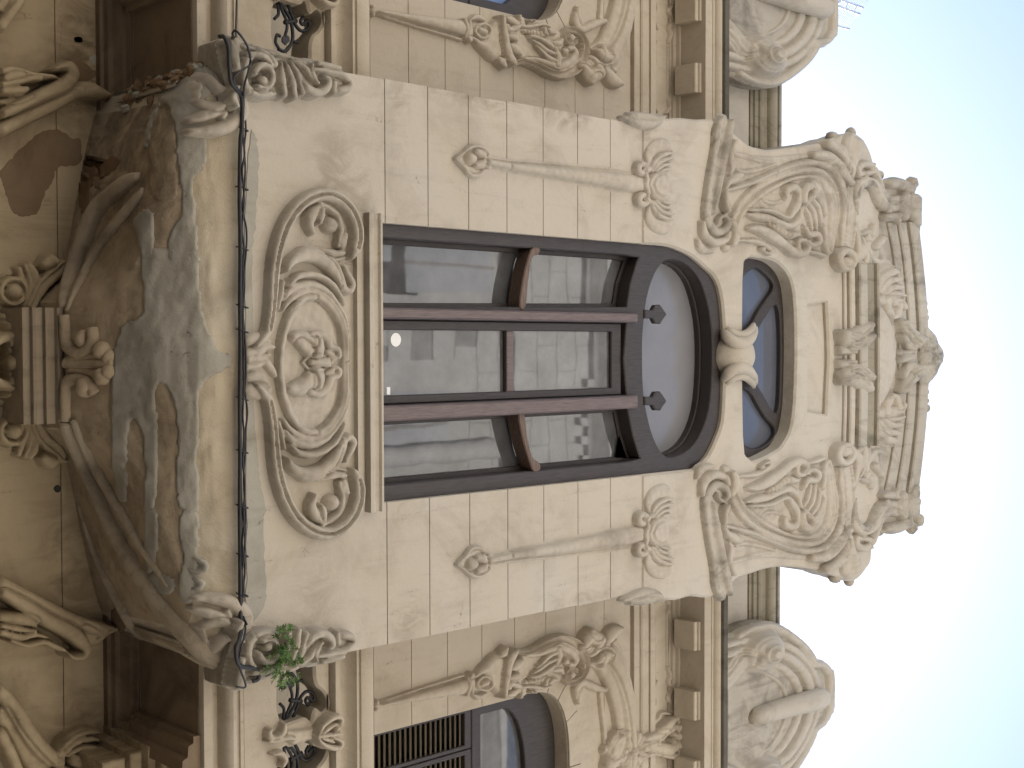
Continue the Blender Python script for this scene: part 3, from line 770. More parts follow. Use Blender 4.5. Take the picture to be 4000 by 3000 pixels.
# impost block under the corbel
zb = [3.965, 4.0, 4.012, 4.045, 4.055, 4.10, 4.135]
extr('impost_block', [(.01, zb[0]), (-.27, zb[0]), (-.275, zb[1]-.004), (-.30, zb[1]), (-.305, zb[2]), (-.30, zb[2]+.006), (-.30, zb[3]), (-.325, zb[3]+.004), (-.325, zb[4]), (-.30, zb[4]+.01), (-.30, zb[5]), (-.32, zb[5]+.006), (-.32, zb[6]), (.01, zb[6])], AX-.265, AX+.265, M_IMP, B)
# ================================================================== CARVED ORNAMENT
ow = plate  # alias kept short
# ---- apron cartouche: whiplash frame, crescents, oval field
r = Relief(KE, -1.0, .006, hs=1.1)
r.S(.056, (-41, 1797, 30), (14, 1728, 40), (83, 1631, 50), (115, 1450, 52), (130, 1300, 54), (150, 1000, 60), (190, 760, 64), (265, 530, 66), (375, 345, 68), (520, 222, 72), (690, 170, 74), (840, 210, 72), (965, 330, 70), (1035, 480, 70), (1055, 620, 66), (1035, 750, 58), (985, 850, 30))
r.S(.028, (83, 1631, 11), (115, 1450, 11), (130, 1300, 12), (150, 1000, 13), (190, 760, 14), (265, 530, 15), (375, 345, 15), (520, 222, 16), (690, 170, 16), (840, 210, 16), (965, 330, 15), (1035, 480, 15), (1055, 620, 15), (1035, 750, 13), mode='sub')
r.B(765, 500, 95, .05)
r.S(.055, (640, 300, 30), (570, 380, 62), (525, 470, 50), (560, 590, 28))
r.S(.06, (650, 320, 25), (640, 410, 38), (620, 480, 26))
r.S(.045, (640, 262, 22), (740, 320, 30), (830, 400, 34), (868, 520, 34), (860, 640, 34), (840, 720, 25))
r.S(.04, (925, 610, 36), (905, 680, 44), (885, 735, 34))
r.S(.05, (370, 830, 20), (460, 772, 36), (600, 772, 36), (760, 802, 44), (890, 800, 28))
r.S(.03, (700, 830, 16), (820, 870, 24), (930, 850, 14))
r.S(.058, (265, 1010, 14), (310, 920, 42), (400, 850, 64), (510, 826, 74), (640, 855, 72), (750, 950, 62), (830, 1080, 40), (875, 1200, 20))
r.S(.02, (300, 1140, 26), (330, 1080, 22)); r.S(.02, (310, 1135, 20), (400, 1010, 30), (540, 965, 36), (680, 1005, 30), (795, 1110, 12), pr='o', mode='sub')
r.S(.05, (320, 1150, 26), (400, 1060, 36), (540, 1032, 38), (680, 1070, 34), (800, 1170, 30), (870, 1300, 22), (900, 1400, 14))
r.S(.018, (430, 1110, 14), (560, 1085, 26), (690, 1130, 24), (785, 1205, 8), mode='sub')
r.S(.045, (255, 1300, 20), (330, 1205, 44), (430, 1160, 56), (560, 1155, 62), (700, 1220, 60), (820, 1360, 50), (905, 1520, 44), (935, 1680, 40), (945, 1860, 36), (945, 1990, 36))
r.S(.036, (250, 1420, 16), (330, 1310, 34), (440, 1240, 44), (560, 1230, 48), (690, 1290, 46), (800, 1410, 38), (880, 1560, 34), (910, 1700, 32), (915, 1860, 32), (915, 1990, 32))
r.S(.05, (690, 822, 10), (800, 900, 22), (868, 1050, 28), (900, 1170, 34), (950, 1215, 38), (992, 1150, 38), (962, 1070, 34), (915, 990, 26), (895, 945, 20))
r.S(.035, (200, 1400, 20), (235, 1250, 22), (260, 1100, 16))
# oval rim
cxo, cyo = (1203-1000)/.36174, 1976
r.E(cxo, cyo, 335, 700, 34, .04, a0=120, a1=275)
r.P(.012, *[(cxo+320*math.cos(a), cyo+670*math.sin(a)) for a in np.linspace(0, 2*math.pi, 24, endpoint=False)], edge=30)
r.both(); cart = r.build('cartouche', M_ORN, B)
r = Relief(K11, -1.0, .005)
r.S(.072, (365, 545, 44), (365, 590, 52), (370, 640, 44)); r.S(.072, (365, 740, 44), (368, 790, 52), (365, 830, 46))
r.S(.06, (335, 690, 22), (380, 690, 24), (440, 690, 34))
r.S(.062, (215, 525, 26), (255, 530, 52), (305, 540, 48), (330, 565, 26)); r.S(.06, (255, 560, 30), (300, 605, 38), (310, 640, 20))
r.S(.062, (195, 860, 30), (255, 855, 58), (305, 820, 50), (315, 770, 26))
r.S(.05, (335, 505, 18), (400, 505, 24), (440, 540, 26), (460, 585, 24), (505, 605, 22), (512, 650, 20), (470, 672, 14))
r.S(.05, (330, 880, 22), (390, 895, 26), (440, 850, 30), (465, 790, 28), (505, 775, 24), (512, 735, 20), (470, 712, 14))
r.S(.04, (440, 620, 18), (470, 640, 24), (470, 690, 18)); r.S(.04, (440, 760, 18), (470, 745, 24))
r.S(.035, (280, 690, 10), (330, 650, 14), (420, 650, 10)); r.S(.035, (280, 690, 10), (330, 735, 14), (420, 735, 10))
emb = r.build('emblem', M_ORN, cart)
r = Relief(K11, -1.0, .006, hs=.65)
r.S(.06, (-60, 545, 40), (0, 540, 50), (45, 545, 34), (66, 560, 16)); r.S(.055, (-70, 630, 30), (-10, 625, 46), (45, 590, 30), (95, 590, 18))
r.S(.05, (-70, 720, 24), (-20, 710, 34), (40, 680, 30), (90, 740, 26), (110, 775, 16)); r.S(.055, (-60, 790, 30), (0, 790, 50), (50, 830, 30))
r.S(.06, (-60, 870, 44), (0, 880, 54), (45, 880, 40), (66, 860, 20)); r.S(.045, (-60, 670, 20), (20, 660, 20), (70, 640, 14))
r.build('leaf_knot', M_ORN, cart)

# ---- hanging pendants either side of the window
r = Relief(K10, -1.0, .005)
r.P(.022, (1270, 1030), (1330, 995), (1375, 950), (1440, 950), (1490, 990), (1505, 1045), (1480, 1105), (1425, 1145), (1370, 1145), (1325, 1085), edge=24)
r.S(.034, (1275, 1030, 6), (1335, 990, 11), (1380, 955, 13), (1440, 955, 13), (1490, 995, 13)); r.S(.034, (1275, 1032, 6), (1330, 1085, 11), (1375, 1135, 13), (1430, 1135, 13), (1480, 1095, 13))
r.B(1378, 1030, 42, .048); r.S(.042, (1415, 985, 22), (1450, 1005, 28), (1462, 1032, 12)); r.S(.042, (1415, 1075, 22), (1450, 1065, 30), (1462, 1045, 12))
r.B(1490, 1026, 15, .04); r.B(1490, 1082, 22, .04)
r.S(.009, (1495, 1050, 36), (1659, 1078, 46), K=K10, pr='f'); r.S(.009, (-5, 1078, 46), (300, 1115, 62), (560, 1150, 72), (815, 1190, 84), K=K20, pr='f')
r.S(.046, (1495, 1055, 20), (1659, 1084, 24), K=K10); r.S(.046, (-5, 1084, 26), (300, 1122, 40), (560, 1158, 50), (815, 1196, 60), K=K20)
K10s = K20
r.K = K20
r.E(818, 1095, 26, 30, 22, .055); r.E(822, 1298, 26, 30, 22, .055)
r.S(.06, (835, 1130, 14), (842, 1165, 17), (838, 1200, 18), (846, 1240, 17), (850, 1272, 14)); r.S(.05, (850, 1110, 18), (880, 1085, 14)); r.S(.05, (852, 1290, 18), (885, 1330, 14))
r.P(.05, (860, 1190), (890, 1130), (950, 1105), (990, 1140), (1000, 1210), (990, 1290), (950, 1320), (890, 1280), edge=30)
r.S(.014, (880, 1200, 10), (905, 1150, 10), (950, 1135, 10), (985, 1180, 12), (990, 1240, 12), (965, 1280, 11), (910, 1260, 9), (880, 1200, 9), mode='sub')
for s in (0, 1):
    f = (lambda y: y) if s == 0 else (lambda y: 2416-y)
    ex = 4 if s else 0
    r.S(.026, (868+ex, f(1070), 12), (885, f(1000), 34), (925, f(955), 44), (985, f(945), 46), (1015, f(985), 26))
    r.S(.032, (880, f(1100), 12), (925, f(1035), 16), (985, f(1000), 15), (1030, f(995), 8)); r.S(.032, (895, f(1110), 12), (945, f(1055), 15), (1000, f(1030), 13), (1035, f(1028), 7))
    r.S(.036, (915, f(1112), 10), (960, f(1078), 13), (1010, f(1062), 10)); r.S(.034, (950, f(1112), 8), (980, f(1100), 11), (1012, f(1095), 8))
pend = r.build('pendant', M_ORN, B); mirror(pend)

# ---- scroll panel beside the fanlight (left traced, right mirrored)
r = Relief(KC, -1.0, .006)
r.P(.02, (470, 330), (900, 330), (1400, 300), (1650, 450), (1720, 800), (1700, 1200), (1560, 1430), (1300, 1420), (900, 1330), (520, 1280), (470, 1000), (340, 700), edge=60)
r.S(.055, (470, 160, 30), (430, 260, 32), (405, 360, 28), (425, 450, 32), (400, 540, 20)); r.S(.07, (500, 545, 46), (430, 600, 46), (355, 650, 30), (330, 740, 22), (335, 860, 24), (365, 960, 24))
r.S(.05, (92, 1090, 22), (130, 1240, 48), (235, 1320, 52), (360, 1290, 40), (395, 1200, 24)); r.S(.035, (50, 1290, 22), (105, 1395, 48), (215, 1425, 30))
r.S(.06, (430, 1090, 36), (465, 1180, 44), (470, 1270, 44), (440, 1345, 34)); r.B(380, 1385, 48, .035)
r.S(.03, (430, 290, 24), (600, 330, 30), (760, 385, 26), (900, 400, 14)); r.S(.035, (480, 500, 20), (620, 510, 26), (800, 470, 24), (950, 420, 14))
r.S(.06, (350, 725, 22), (640, 640, 30), (900, 535, 34), (1150, 435, 38), (1400, 402, 42), (1570, 465, 46), (1675, 620, 46), (1712, 850, 44), (1700, 1100, 42), (1688, 1360, 36))
r.S(.048, (430, 1030, 16), (525, 880, 34), (700, 710, 40), (950, 575, 40), (1200, 498, 40), (1400, 492, 42), (1525, 565, 44), (1612, 720, 44), (1638, 950, 40), (1605, 1200, 36), (1560, 1440, 26))
r.S(.036, (498, 1110, 16), (600, 940, 30), (800, 760, 30), (1000, 648, 28), (1200, 575, 28), (1420, 575, 38), (1535, 690, 44), (1585, 850, 44), (1588, 1000, 38), (1560, 1250, 34), (1515, 1440, 24))
r.S(.065, (1035, 800, 26), (1052, 720, 42), (1140, 690, 46), (1195, 760, 40), (1172, 880, 42), (1125, 960, 40), (1050, 1035, 24), (860, 960, 26), (620, 950, 16))
r.S(.03, (780, 770, 14), (830, 850, 22), (930, 870, 24), (1020, 840, 16))
r.S(.075, (1230, 840, 34), (1250, 710, 48), (1335, 672, 46), (1352, 760, 32), (1285, 850, 26), (1240, 900, 16))
for a in ([(1350, 740, 24), (1450, 850, 32), (1500, 1000, 26)], [(1330, 800, 24), (1425, 930, 28), (1455, 1130, 22)], [(1290, 850, 24), (1370, 980, 28), (1395, 1165, 20)], [(1250, 905, 20), (1310, 1010, 24), (1345, 1185, 18)]): r.S(.05, *a)
r.S(.058, (600, 1000, 20), (720, 1022, 48), (860, 1046, 44), (1000, 1112, 44), (1100, 1130, 42), (1190, 1055, 36), (1222, 930, 24))
r.S(.052, (850, 1100, 16), (950, 1170, 48), (1080, 1235, 50), (1190, 1230, 30))
for x, y in ((870, 1130), (915, 1155), (960, 1190), (1005, 1215), (1050, 1235), (1100, 1240)): r.S(.022, (x-22, y+30, 7), (x, y, 11), (x+6, y-50, 7), mode='sub')
r.S(.065, (600, 1160, 18), (720, 1165, 48), (850, 1222, 62), (1000, 1325, 56), (1130, 1430, 54), (1245, 1450, 44), (1295, 1380, 34), (1262, 1305, 30), (1190, 1300, 30), (1165, 1370, 24), (1200, 1420, 14))
r.S(.045, (520, 1300, 16), (700, 1308, 32), (820, 1358, 32), (892, 1415, 34), (860, 1455, 22), (795, 1415, 18)); r.B(785, 1400, 30, .05)
r.S(.065, (1255, 1150, 24), (1305, 1230, 36), (1400, 1230, 38), (1424, 1310, 34), (1350, 1352, 32), (1285, 1310, 24))
r.S(.06, (1480, 1145, 34), (1492, 1250, 30), (1490, 1350, 32), (1525, 1440, 30)); r.S(.05, (1330, 1430, 20), (1420, 1450, 30), (1500, 1480, 24))
r.S(.04, (1785, 640, 50), (1792, 900, 56), (1775, 1200, 60), (1750, 1420, 60), pr='f'); r.S(.055, (1830, 700, 14), (1842, 950, 14), (1830, 1200, 14), (1800, 1400, 14)); r.S(.055, (1740, 700, 14), (1750, 950, 14), (1735, 1200, 14), (1700, 1420, 14))
r.E(1710, 1520, 80, 100, 44, .09); r.B(1715, 1540, 58, .085)
r.S(.075, (1380, 320, 50), (1530, 335, 66), (1650, 440, 70), (1735, 560, 60), (1790, 640, 36)); r.S(.08, (1540, 190, 50), (1670, 265, 60), (1740, 390, 50), (1765, 520, 30))
r.S(.05, (1830, 110, 56), (1790, 170, 66), (1770, 320, 50)); r.S(.06, (1900, 190, 80), (1870, 300, 80), (1820, 430, 56), (1800, 560, 40))
pass; pass
r.S(.06, (2030, 440, 36), (1960, 415, 44), (1885, 465, 40), (1895, 545, 36), (1955, 520, 30)); r.S(.055, (1980, 540, 40), (2050, 500, 30), (2060, 420, 20)); r.S(.05, (2080, 480, 36), (2130, 600, 36), (2160, 700, 36))
r.S(.06, (1865, 950, 16), (1860, 750, 40), (1915, 635, 52), (2030, 620, 54), (2110, 700, 54), (2150, 820, 56), (2230, 940, 56)); 
r.S(.05, (1850, 1150, 14), (1880, 1300, 30), (1900, 1440, 40), (1880, 1560, 30)); r.S(.05, (1920, 1250, 14), (1960, 1360, 26), (1980, 1480, 34), (1960, 1620, 30))
pan = r.build('scroll_panel', M_ORN, B); mirror(pan)

r = Relief(KC, -1.0, .006, hs=1.0, moat=.5)
r.S(.042, (330, -125, 8), (300, -80, 26), (266, 40, 34), (245, 260, 32), (185, 600, 34), (148, 930, 40), (165, 1080, 46), (250, 1195, 50), (352, 1180, 40), (398, 1085, 28), (345, 1010, 22), (285, 1050, 20), (262, 1110, 14))

r.S(.045, (440, -90, 10), (420, -30, 34), (385, 150, 48), (335, 400, 42), (275, 700, 40), (225, 980, 22))
r.S(.022, (360, -110, 50), (320, 100, 60), (290, 400, 60), (215, 800, 50), (190, 1000, 30))
swg = r.build('swag_moulding', M_GRIME, B); mirror(swg)
# bulging cap mouldings that wrap the bay's upper corners
r = Relief(K20, -1.0, .007)
r.S(.045, (700, 765, 10), (760, 780, 30), (850, 800, 40), (930, 780, 36), (960, 760, 16)); r.S(.04, (760, 750, 20), (860, 755, 24), (930, 770, 14))
capm = r.build('corner_moulding', M_GRIME, B); mirror(capm)

# ---- knot on the bridge between the openings
kx, kz, km = U(2700+312*A, 1000+645*A, -1.02)
bm = bmesh.new(); bmesh.ops.create_icosphere(bm, subdivisions=4, radius=1)
for v in bm.verts:
    d = 1+.02*mnoise.noise(v.co*3); v.co = Vector((v.co.x*.150*d, v.co.y*.128*d, v.co.z*.172*d))
me = bpy.data.meshes.new('bridge_knot'); bm.to_mesh(me); bm.free()
for p in me.polygons: p.use_smooth = True
kn = link('bridge_knot', me, M_ORN, B, (kx, -.965, kz))
for sg in (1, -1):
    f = lambda y: y if sg > 0 else 1290-y
    for pts, rd in (([(200, 468, -.93), (228, 520, -1.02), (290, 562, -1.055), (350, 560, -1.055), (396, 512, -1.02), (414, 468, -.93)], [.02, .034, .042, .042, .034, .02]),
                    ([(208, 440, -.93), (240, 482, -1.005), (300, 515, -1.03), (352, 510, -1.03), (390, 476, -1.005), (404, 445, -.93)], [.016, .026, .032, .032, .026, .016])):
        P = []
        for x, y, Y in pts:
            X, Z, _ = U(2700+x*A, 1000+f(y)*A, Y); P.append((X, Y, Z))
        tube('knot_band', P, rd, M_ORN, kn, 10, 6)

# ---- crown: moulded coping, tympanum, leaves and crest
crown_o = spl(bw([(3395, 800), (3420, 760), (3440, 722), (3470, 712), (3502, 711), (3545, 722), (3560, 760), (3567, 850), (3583, 1000), (3598, 1150), (3606, 1280), (3612, 1390), (3606, 1500), (3598, 1640), (3588, 1753), (3574, 1880), (3570, 1960), (3560, 2030), (3530, 2068), (3502, 2072), (3460, 2062), (3438, 2052), (3410, 2000)]), 3)
cr = plate('crown', [tuple(p) for p in crown_o]+[tuple(p) for p in bw([(3300, 1960), (3300, 840)])], -.995, -.6, M_GRIME, B, e=.015, smooth=40)
def strip(name, lo, up, f0, f1, d, mat_=M_GRIME, par=None, Y=-.98):
    a = spl(bw(lo), 5); b = spl(bw(up), 5)
    P = [tuple(p) for p in a*(1-f0)+b*f0]+[tuple(p) for p in (a*(1-f1)+b*f1)[::-1]]
    return plate(name, P, -1.0-d, Y, mat_, par or cr, e=min(.01, d*.4), smooth=40)
lo_c = [(3462, 868), (3486, 1000), (3500, 1150), (3506, 1280), (3508, 1400), (3504, 1520), (3496, 1650), (3480, 1780), (3452, 1922)]
up_c = [(3567, 868), (3583, 1000), (3598, 1150), (3606, 1280), (3611, 1400), (3606, 1520), (3598, 1650), (3585, 1780), (3568, 1922)]
for f0, f1, d in ((0, .26, .016), (.265, .33, .008), (.335, .60, .030), (.605, .655, .022), (.66, 1.0, .05)):
    strip('crown_moulding', lo_c, up_c, f0, f1, d)
lo_b = [(3288, 1030), (3290, 1200), (3291, 1400), (3290, 1600), (3286, 1740)]; up_b = [(3394, 1030), (3396, 1200), (3397, 1400), (3396, 1600), (3393, 1740)]
bc = cr
for f0, f1, d, mm in ((0, .1, .02, M_BAY), (.115, .3, .045, M_BAY), (.31, .60, .08, M_GRIME), (.61, .93, .06, M_MOSS), (.935, 1., .09, M_GRIME)):
    strip('cornice_moulding', lo_b, up_b, f0, f1, d, mm)
r = Relief(K31, -1.0, .006, hs=.75)
r.S(.14, (945, 500, 26), (1000, 545, 66), (1065, 490, 56), (1100, 450, 36)); r.S(.13, (1000, 590, 30), (1070, 560, 34), (1120, 520, 24))
for y in (500, 525, 550, 575): r.S(.02, (965, y+10, 6), (1020, y+25, 8), (1080, y-30, 6), mode='sub')
r.P(.075, (925, 580), (1150, 575), (1150, 645), (925, 645), edge=24, sm=False)
r.S(.08, (1140, 530, 14), (1165, 560, 20), (1160, 620, 18))
r.both(); r.build('leaf_bracket', M_GRIME, cr)
r = Relief(K31, -1.0, .006)
r.P(.045, (1160, 320), (1230, 335), (1285, 430), (1318, 560), (1320, 640), (1318, 720), (1285, 850), (1225, 960), (1160, 975), edge=70)
r.build('tympanum_fan', M_ORN, cr)
r = Relief(K31, -1.0, .0055, hs=.75)
r.P(.03, (1130, 180), (1180, 110), (1300, 60), (1350, 120), (1365, 330), (1300, 400), (1245, 360), (1160, 285), edge=40)
for a in ([(1145, 165, 22), (1195, 215, 42), (1235, 150, 38), (1290, 105, 30), (1315, 110, 16)], [(1205, 235, 20), (1260, 175, 28), (1322, 150, 20)], [(1220, 260, 18), (1285, 210, 26), (1342, 205, 18)], [(1240, 283, 18), (1298, 250, 24), (1355, 258, 16)], [(1150, 270, 22), (1230, 292, 34), (1335, 300, 30), (1362, 335, 22)], [(1250, 290, 20), (1258, 350, 24), (1285, 385, 18)], [(1330, 320, 18), (1318, 380, 22), (1290, 400, 14)]): r.S(.065, *a)
r.S(.06, (1000, 60, 40), (1060, 20, 40), (1110, -60, 34), (1150, -160, 22)); r.S(.05, (1100, 60, 30), (1140, 130, 32), (1170, 190, 20)); r.S(.05, (1120, -80, 16), (1150, 0, 20), (1200, 40, 20), (1230, 20, 12))
r.S(.05, (1170, -190, 22), (1160, -140, 24)); r.S(.055, (1190, -60, 26), (1230, -110, 24))
mirror(r.build('acanthus', M_ORN, cr))
r = Relief(KD, -1.0, .006, hs=.75)
r.S(.075, (170, 420, 16), (175, 270, 30), (215, 170, 42), (290, 140, 48), (350, 190, 48), (395, 290, 52), (440, 355, 50), (515, 355, 46), (565, 300, 36), (600, 250, 24))
r.S(.06, (350, 90, 30), (390, 180, 36), (430, 250, 40), (490, 290, 36), (560, 270, 24))
r.S(.09, (640, 240, 60), (600, 330, 56), (590, 430, 50)); r.S(.1, (680, 290, 60), (680, 420, 56), (690, 500, 36)); r.S(.09, (430, 440, 30), (490, 440, 34), (540, 420, 20)); r.S(.09, (520, 420, 16), (525, 480, 20)); r.S(.08, (480, 150, 40), (560, 150, 50), (650, 190, 50))
r.S(.05, (230, 590, 16), (290, 570, 26), (330, 580, 14)); r.S(.045, (180, 480, 12), (215, 620, 22), (240, 760, 26), (215, 800, 22)); r.S(.045, (235, 620, 14), (285, 700, 26), (300, 850, 30))
mirror(r.build('crown_scroll', M_GRIME, cr))
r = Relief(K31, -1.0, .006, hs=.75)
r.S(.11, (1345, 430, 26), (1385, 500, 46), (1450, 550, 50), (1490, 560, 30)); r.S(.13, (1405, 575, 34), (1460, 555, 44), (1500, 590, 40)); r.S(.1, (1340, 520, 14), (1380, 590, 24), (1420, 620, 20)); r.S(.09, (1330, 630, 26), (1400, 640, 24))
r.B(1530, 640, 95, .10); r.S(.08, (1490, 480, 30), (1530, 540, 44), (1560, 610, 44)); r.S(.03, (1340, 450, 8), (1420, 560, 8), mode='sub'); r.B(1480, 640, 40, .11)
r.both(); r.build('crest', M_GRIME, cr)
for nm, pts in (('crest_knob', [(3612, 1188), (3618, 1176), (3616, 1200)]),):
    pass
def knob(ix, iy, rad, par, Y=-.95):
    X, Z, m = U(ix, iy, Y); bm = bmesh.new(); bmesh.ops.create_icosphere(bm, subdivisions=2, radius=rad)
    for v in bm.verts: v.co *= 1+.12*math.sin(v.co.x*90+ix)*math.cos(v.co.z*80)
    me = bpy.data.meshes.new('knob'); bm.to_mesh(me); bm.free()
    for p in me.polygons: p.use_smooth = True
    o = link('knob', me, M_GRIME, par, (X, Y, Z)); return o
for ix, iy, rd in ((3606, 1186, .035), (3612, 1217, .03), (3612, 1240, .034), (3612, 1530, .034), (3614, 1565, .03), (3616, 1595, .036), (3560, 716, .055), (3582, 782, .04), (3566, 850, .05), (3568, 895, .05), (3570, 1925, .05), (3575, 1960, .045), (3580, 2030, .06), (3560, 2060, .05), (3640, 1380, .07), (3655, 1400, .04), (3640, 1340, .05), (3636, 1430, .05), (3622, 1310, .05), (3620, 1460, .05), (3650, 1360, .035), (3432, 684, .04), (3433, 2078, .035), (3316, 2268, .04), (3322, 520, .04), (3260, 2252, .05), (3250, 540, .05)):
    knob(ix, iy, rd, cr)

# ---- lower corners of the bay: flower, shell folds and leaf
r = Relief(KF, -1.0, .006)
r.P(.05, (150, 540), (330, 600), (600, 700), (1000, 830), (1450, 890), (1650, 950), (1800, 1080), (1830, 1250), (1740, 1370), (1550, 1360), (1300, 1400), (1000, 1440), (700, 1440), (450, 1460), (250, 1300), (150, 1100), (120, 800), edge=70)
r.E(480, 1100, 240, 290, 60, .10, a0=60, a1=330); r.E(500, 1150, 130, 170, 50, .12, a0=200, a1=480); r.B(500, 1200, 70, .12); r.S(.10, (300, 820, 40), (480, 830, 50), (600, 920, 40), (640, 1000, 20)); r.S(.09, (380, 1380, 40), (550, 1400, 66), (700, 1380, 40))
for a in ([(780, 940, 20), (800, 1150, 50), (830, 1400, 46)], [(830, 920, 20), (930, 1150, 50), (980, 1430, 50)], [(900, 920, 20), (1030, 1130, 50), (1090, 1370, 46)]): r.S(.10, *a)
r.S(.11, (1080, 1220, 24), (1200, 1340, 70), (1330, 1370, 66), (1440, 1290, 60), (1450, 1180, 44), (1400, 1150, 26)); r.S(.09, (960, 900, 26), (1130, 1000, 40), (1230, 1120, 44), (1330, 1230, 30)); r.S(.09, (1240, 960, 30), (1250, 1080, 40), (1290, 1180, 24))
r.S(.085, (1280, 1030, 30), (1450, 1050, 50), (1650, 1090, 50), (1790, 1200, 40)); r.S(.08, (1350, 940, 40), (1500, 970, 46), (1650, 1010, 40)); r.S(.09, (1560, 1200, 44), (1560, 1330, 44), (1570, 1390, 20)); r.S(.09, (1640, 1330, 50), (1750, 1310, 60), (1800, 1250, 30)); r.S(.05, (1480, 1150, 16), (1600, 1190, 20), mode='sub')
r.S(.06, (300, 700, 40), (600, 760, 50), (1000, 860, 40)); r.S(.10, (60, 650, 50), (110, 800, 70), (150, 1000, 60)); r.S(.1, (160, 1290, 40), (100, 1420, 60), (150, 1560, 40))
bc_ = r.build('corner_flower', M_GRIME, B); mirror(bc_)
fp = spl(W(KF, [(60, 560), (330, 610), (1000, 850), (1450, 910), (1650, 970), (1780, 1100), (1700, 1300), (1000, 1400), (300, 1350), (100, 1100)], -1.0), 3, True)
cc = plate('corner_block', [tuple(p) for p in fp], -1.005, -.78, M_GRIME, B, e=.02, smooth=40); mirror(cc)
# swirl tongues on the corbel's upper corners
def skirt_y(X, Z):
    out = []
    for x, z in zip(X, Z):
        h = BVH.ray_cast(Vector((x, -3, z)), Vector((0, 1, 0)))[0]
        out.append(h.y if h is not None else (-.995 if z > 4.6 else -.80))
    return np.array(out)
r = Relief(K02, -.97, .007, base=skirt_y, hs=1.0)
r.S(.05, (1285, 565, 20), (1350, 560, 34), (1430, 568, 44), (1510, 605, 52), (1555, 680, 52), (1535, 760, 46), (1470, 795, 40), (1420, 850, 38), (1395, 920, 30), (1375, 960, 16))
r.S(.045, (1290, 640, 18), (1350, 655, 34), (1420, 680, 34), (1455, 665, 22), (1440, 635, 12)); r.S(.045, (1330, 760, 24), (1370, 725, 32), (1430, 712, 30), (1470, 735, 20)); r.S(.04, (1340, 790, 20), (1350, 850, 30), (1340, 900, 18))
sw = r.build('corner_scroll', M_ORN, B); sw2 = mirror(sw)
r = Relief(K02, -.97, .007, base=skirt_y, hs=1.0)
r.S(.035, (1290, 305, 12), (1330, 330, 20), (1335, 370, 22), (1300, 400, 16), (1275, 390, 8)); r.S(.035, (1290, 440, 12), (1320, 465, 22), (1310, 500, 20), (1285, 505, 10))
r.build('broken_curl', M_CEM, corb)

# ---- side window ornament (left traced, right mirrored)
r = Relief(KB, 0, .0055)
r.S(.018, (-910, 188, 34), (-300, 312, 95), (340, 440, 150), pr='f'); r.S(.07, (-905, 182, 24), (-300, 295, 66), (350, 415, 108)); r.S(.035, (-905, 210, 12), (-300, 395, 18), (335, 580, 22))
r.B(-950, 180, 50, .06); r.B(-950, 110, 34, .05); r.B(-940, 230, 30, .05)
r.S(.075, (345, 300, 26), (372, 380, 30), (388, 470, 30), (392, 560, 42)); r.S(.07, (420, 320, 24), (430, 440, 30), (425, 560, 50)); r.B(430, 590, 46, .07)
r.P(.05, (450, 360), (560, 330), (690, 370), (740, 470), (690, 610), (560, 570), (470, 500), edge=60); r.E(612, 468, 110, 100, 22, .07); r.S(.075, (570, 450, 44), (640, 480, 50))
r.S(.06, (470, 560, 24), (600, 650, 42), (690, 680, 26)); r.S(.045, (450, 300, 12), (560, 255, 44), (660, 300, 30))
r.P(.065, (660, 540), (760, 330), (850, 270), (930, 320), (960, 820), (930, 960), (830, 920), (720, 870), (640, 780), (520, 640), edge=90)
r.S(.11, (850, 270, 30), (870, 400, 44), (890, 550, 50), (920, 720, 56), (960, 850, 66), (1020, 930, 46)); r.S(.105, (920, 400, 34), (960, 470, 50), (1040, 440, 54), (1090, 350, 40), (1095, 260, 26)); r.S(.09, (920, 290, 30), (1000, 310, 60), (1050, 360, 40))
r.S(.085, (960, 540, 40), (1060, 560, 60), (1070, 600, 40)); r.S(.085, (1000, 680, 40), (1070, 720, 80), (1130, 790, 50)); r.S(.085, (870, 900, 60), (915, 980, 34))
r.P(.04, (1080, 400), (1250, 400), (1550, 400), (1800, 480), (2000, 700), (1900, 980), (1700, 1040), (1400, 930), (1150, 880), (1080, 700), edge=70)
r.S(.095, (1040, 950, 26), (1180, 905, 38), (1350, 950, 46), (1550, 1055, 56), (1750, 1095, 66), (1940, 1010, 70), (2045, 850, 62), (2075, 700, 54), (2040, 560, 48), (1950, 470, 46), (1850, 450, 48), (1800, 540, 48), (1840, 630, 44), (1925, 630, 34), (1925, 560, 24), pr='c')
r.B(1870, 560, 50, .09)
r.S(.075, (1200, 860, 20), (1400, 880, 40), (1620, 950, 54), (1750, 965, 60), (1880, 900, 60), (1945, 790, 50), (1910, 715, 44), (1840, 720, 44), (1785, 780, 44)); r.B(1790, 760, 50, .08)
for a in ([(1260, 540, 18), (1400, 570, 34), (1530, 640, 40), (1610, 700, 34), (1600, 640, 26), (1520, 600, 16)], [(1290, 600, 14), (1400, 660, 32), (1500, 740, 36), (1630, 800, 28)], [(1350, 680, 14), (1450, 770, 30), (1540, 850, 40), (1640, 890, 28)], [(1640, 700, 34), (1690, 840, 52), (1680, 950, 40)]): r.S(.082, *a)
r.S(.07, (1200, 465, 30), (1340, 485, 46), (1490, 510, 44))
for x in (1230, 1270, 1310, 1360, 1410, 1455): r.S(.02, (x, 450, 8), (x+10, 520, 8), mode='sub')
r.S(.08, (1490, 430, 26), (1500, 490, 34), (1525, 530, 20)); r.S(.08, (1540, 450, 24), (1580, 490, 36), (1640, 500, 26)); r.S(.055, (1120, 380, 26), (1300, 395, 28), (1480, 365, 28), (1600, 400, 18)); r.S(.085, (1620, 640, 36), (1700, 645, 46), (1725, 590, 26)); r.B(1690, 720, 34, .085)
r.B(1330, 310, 26, .05); r.B(1385, 305, 22, .05)
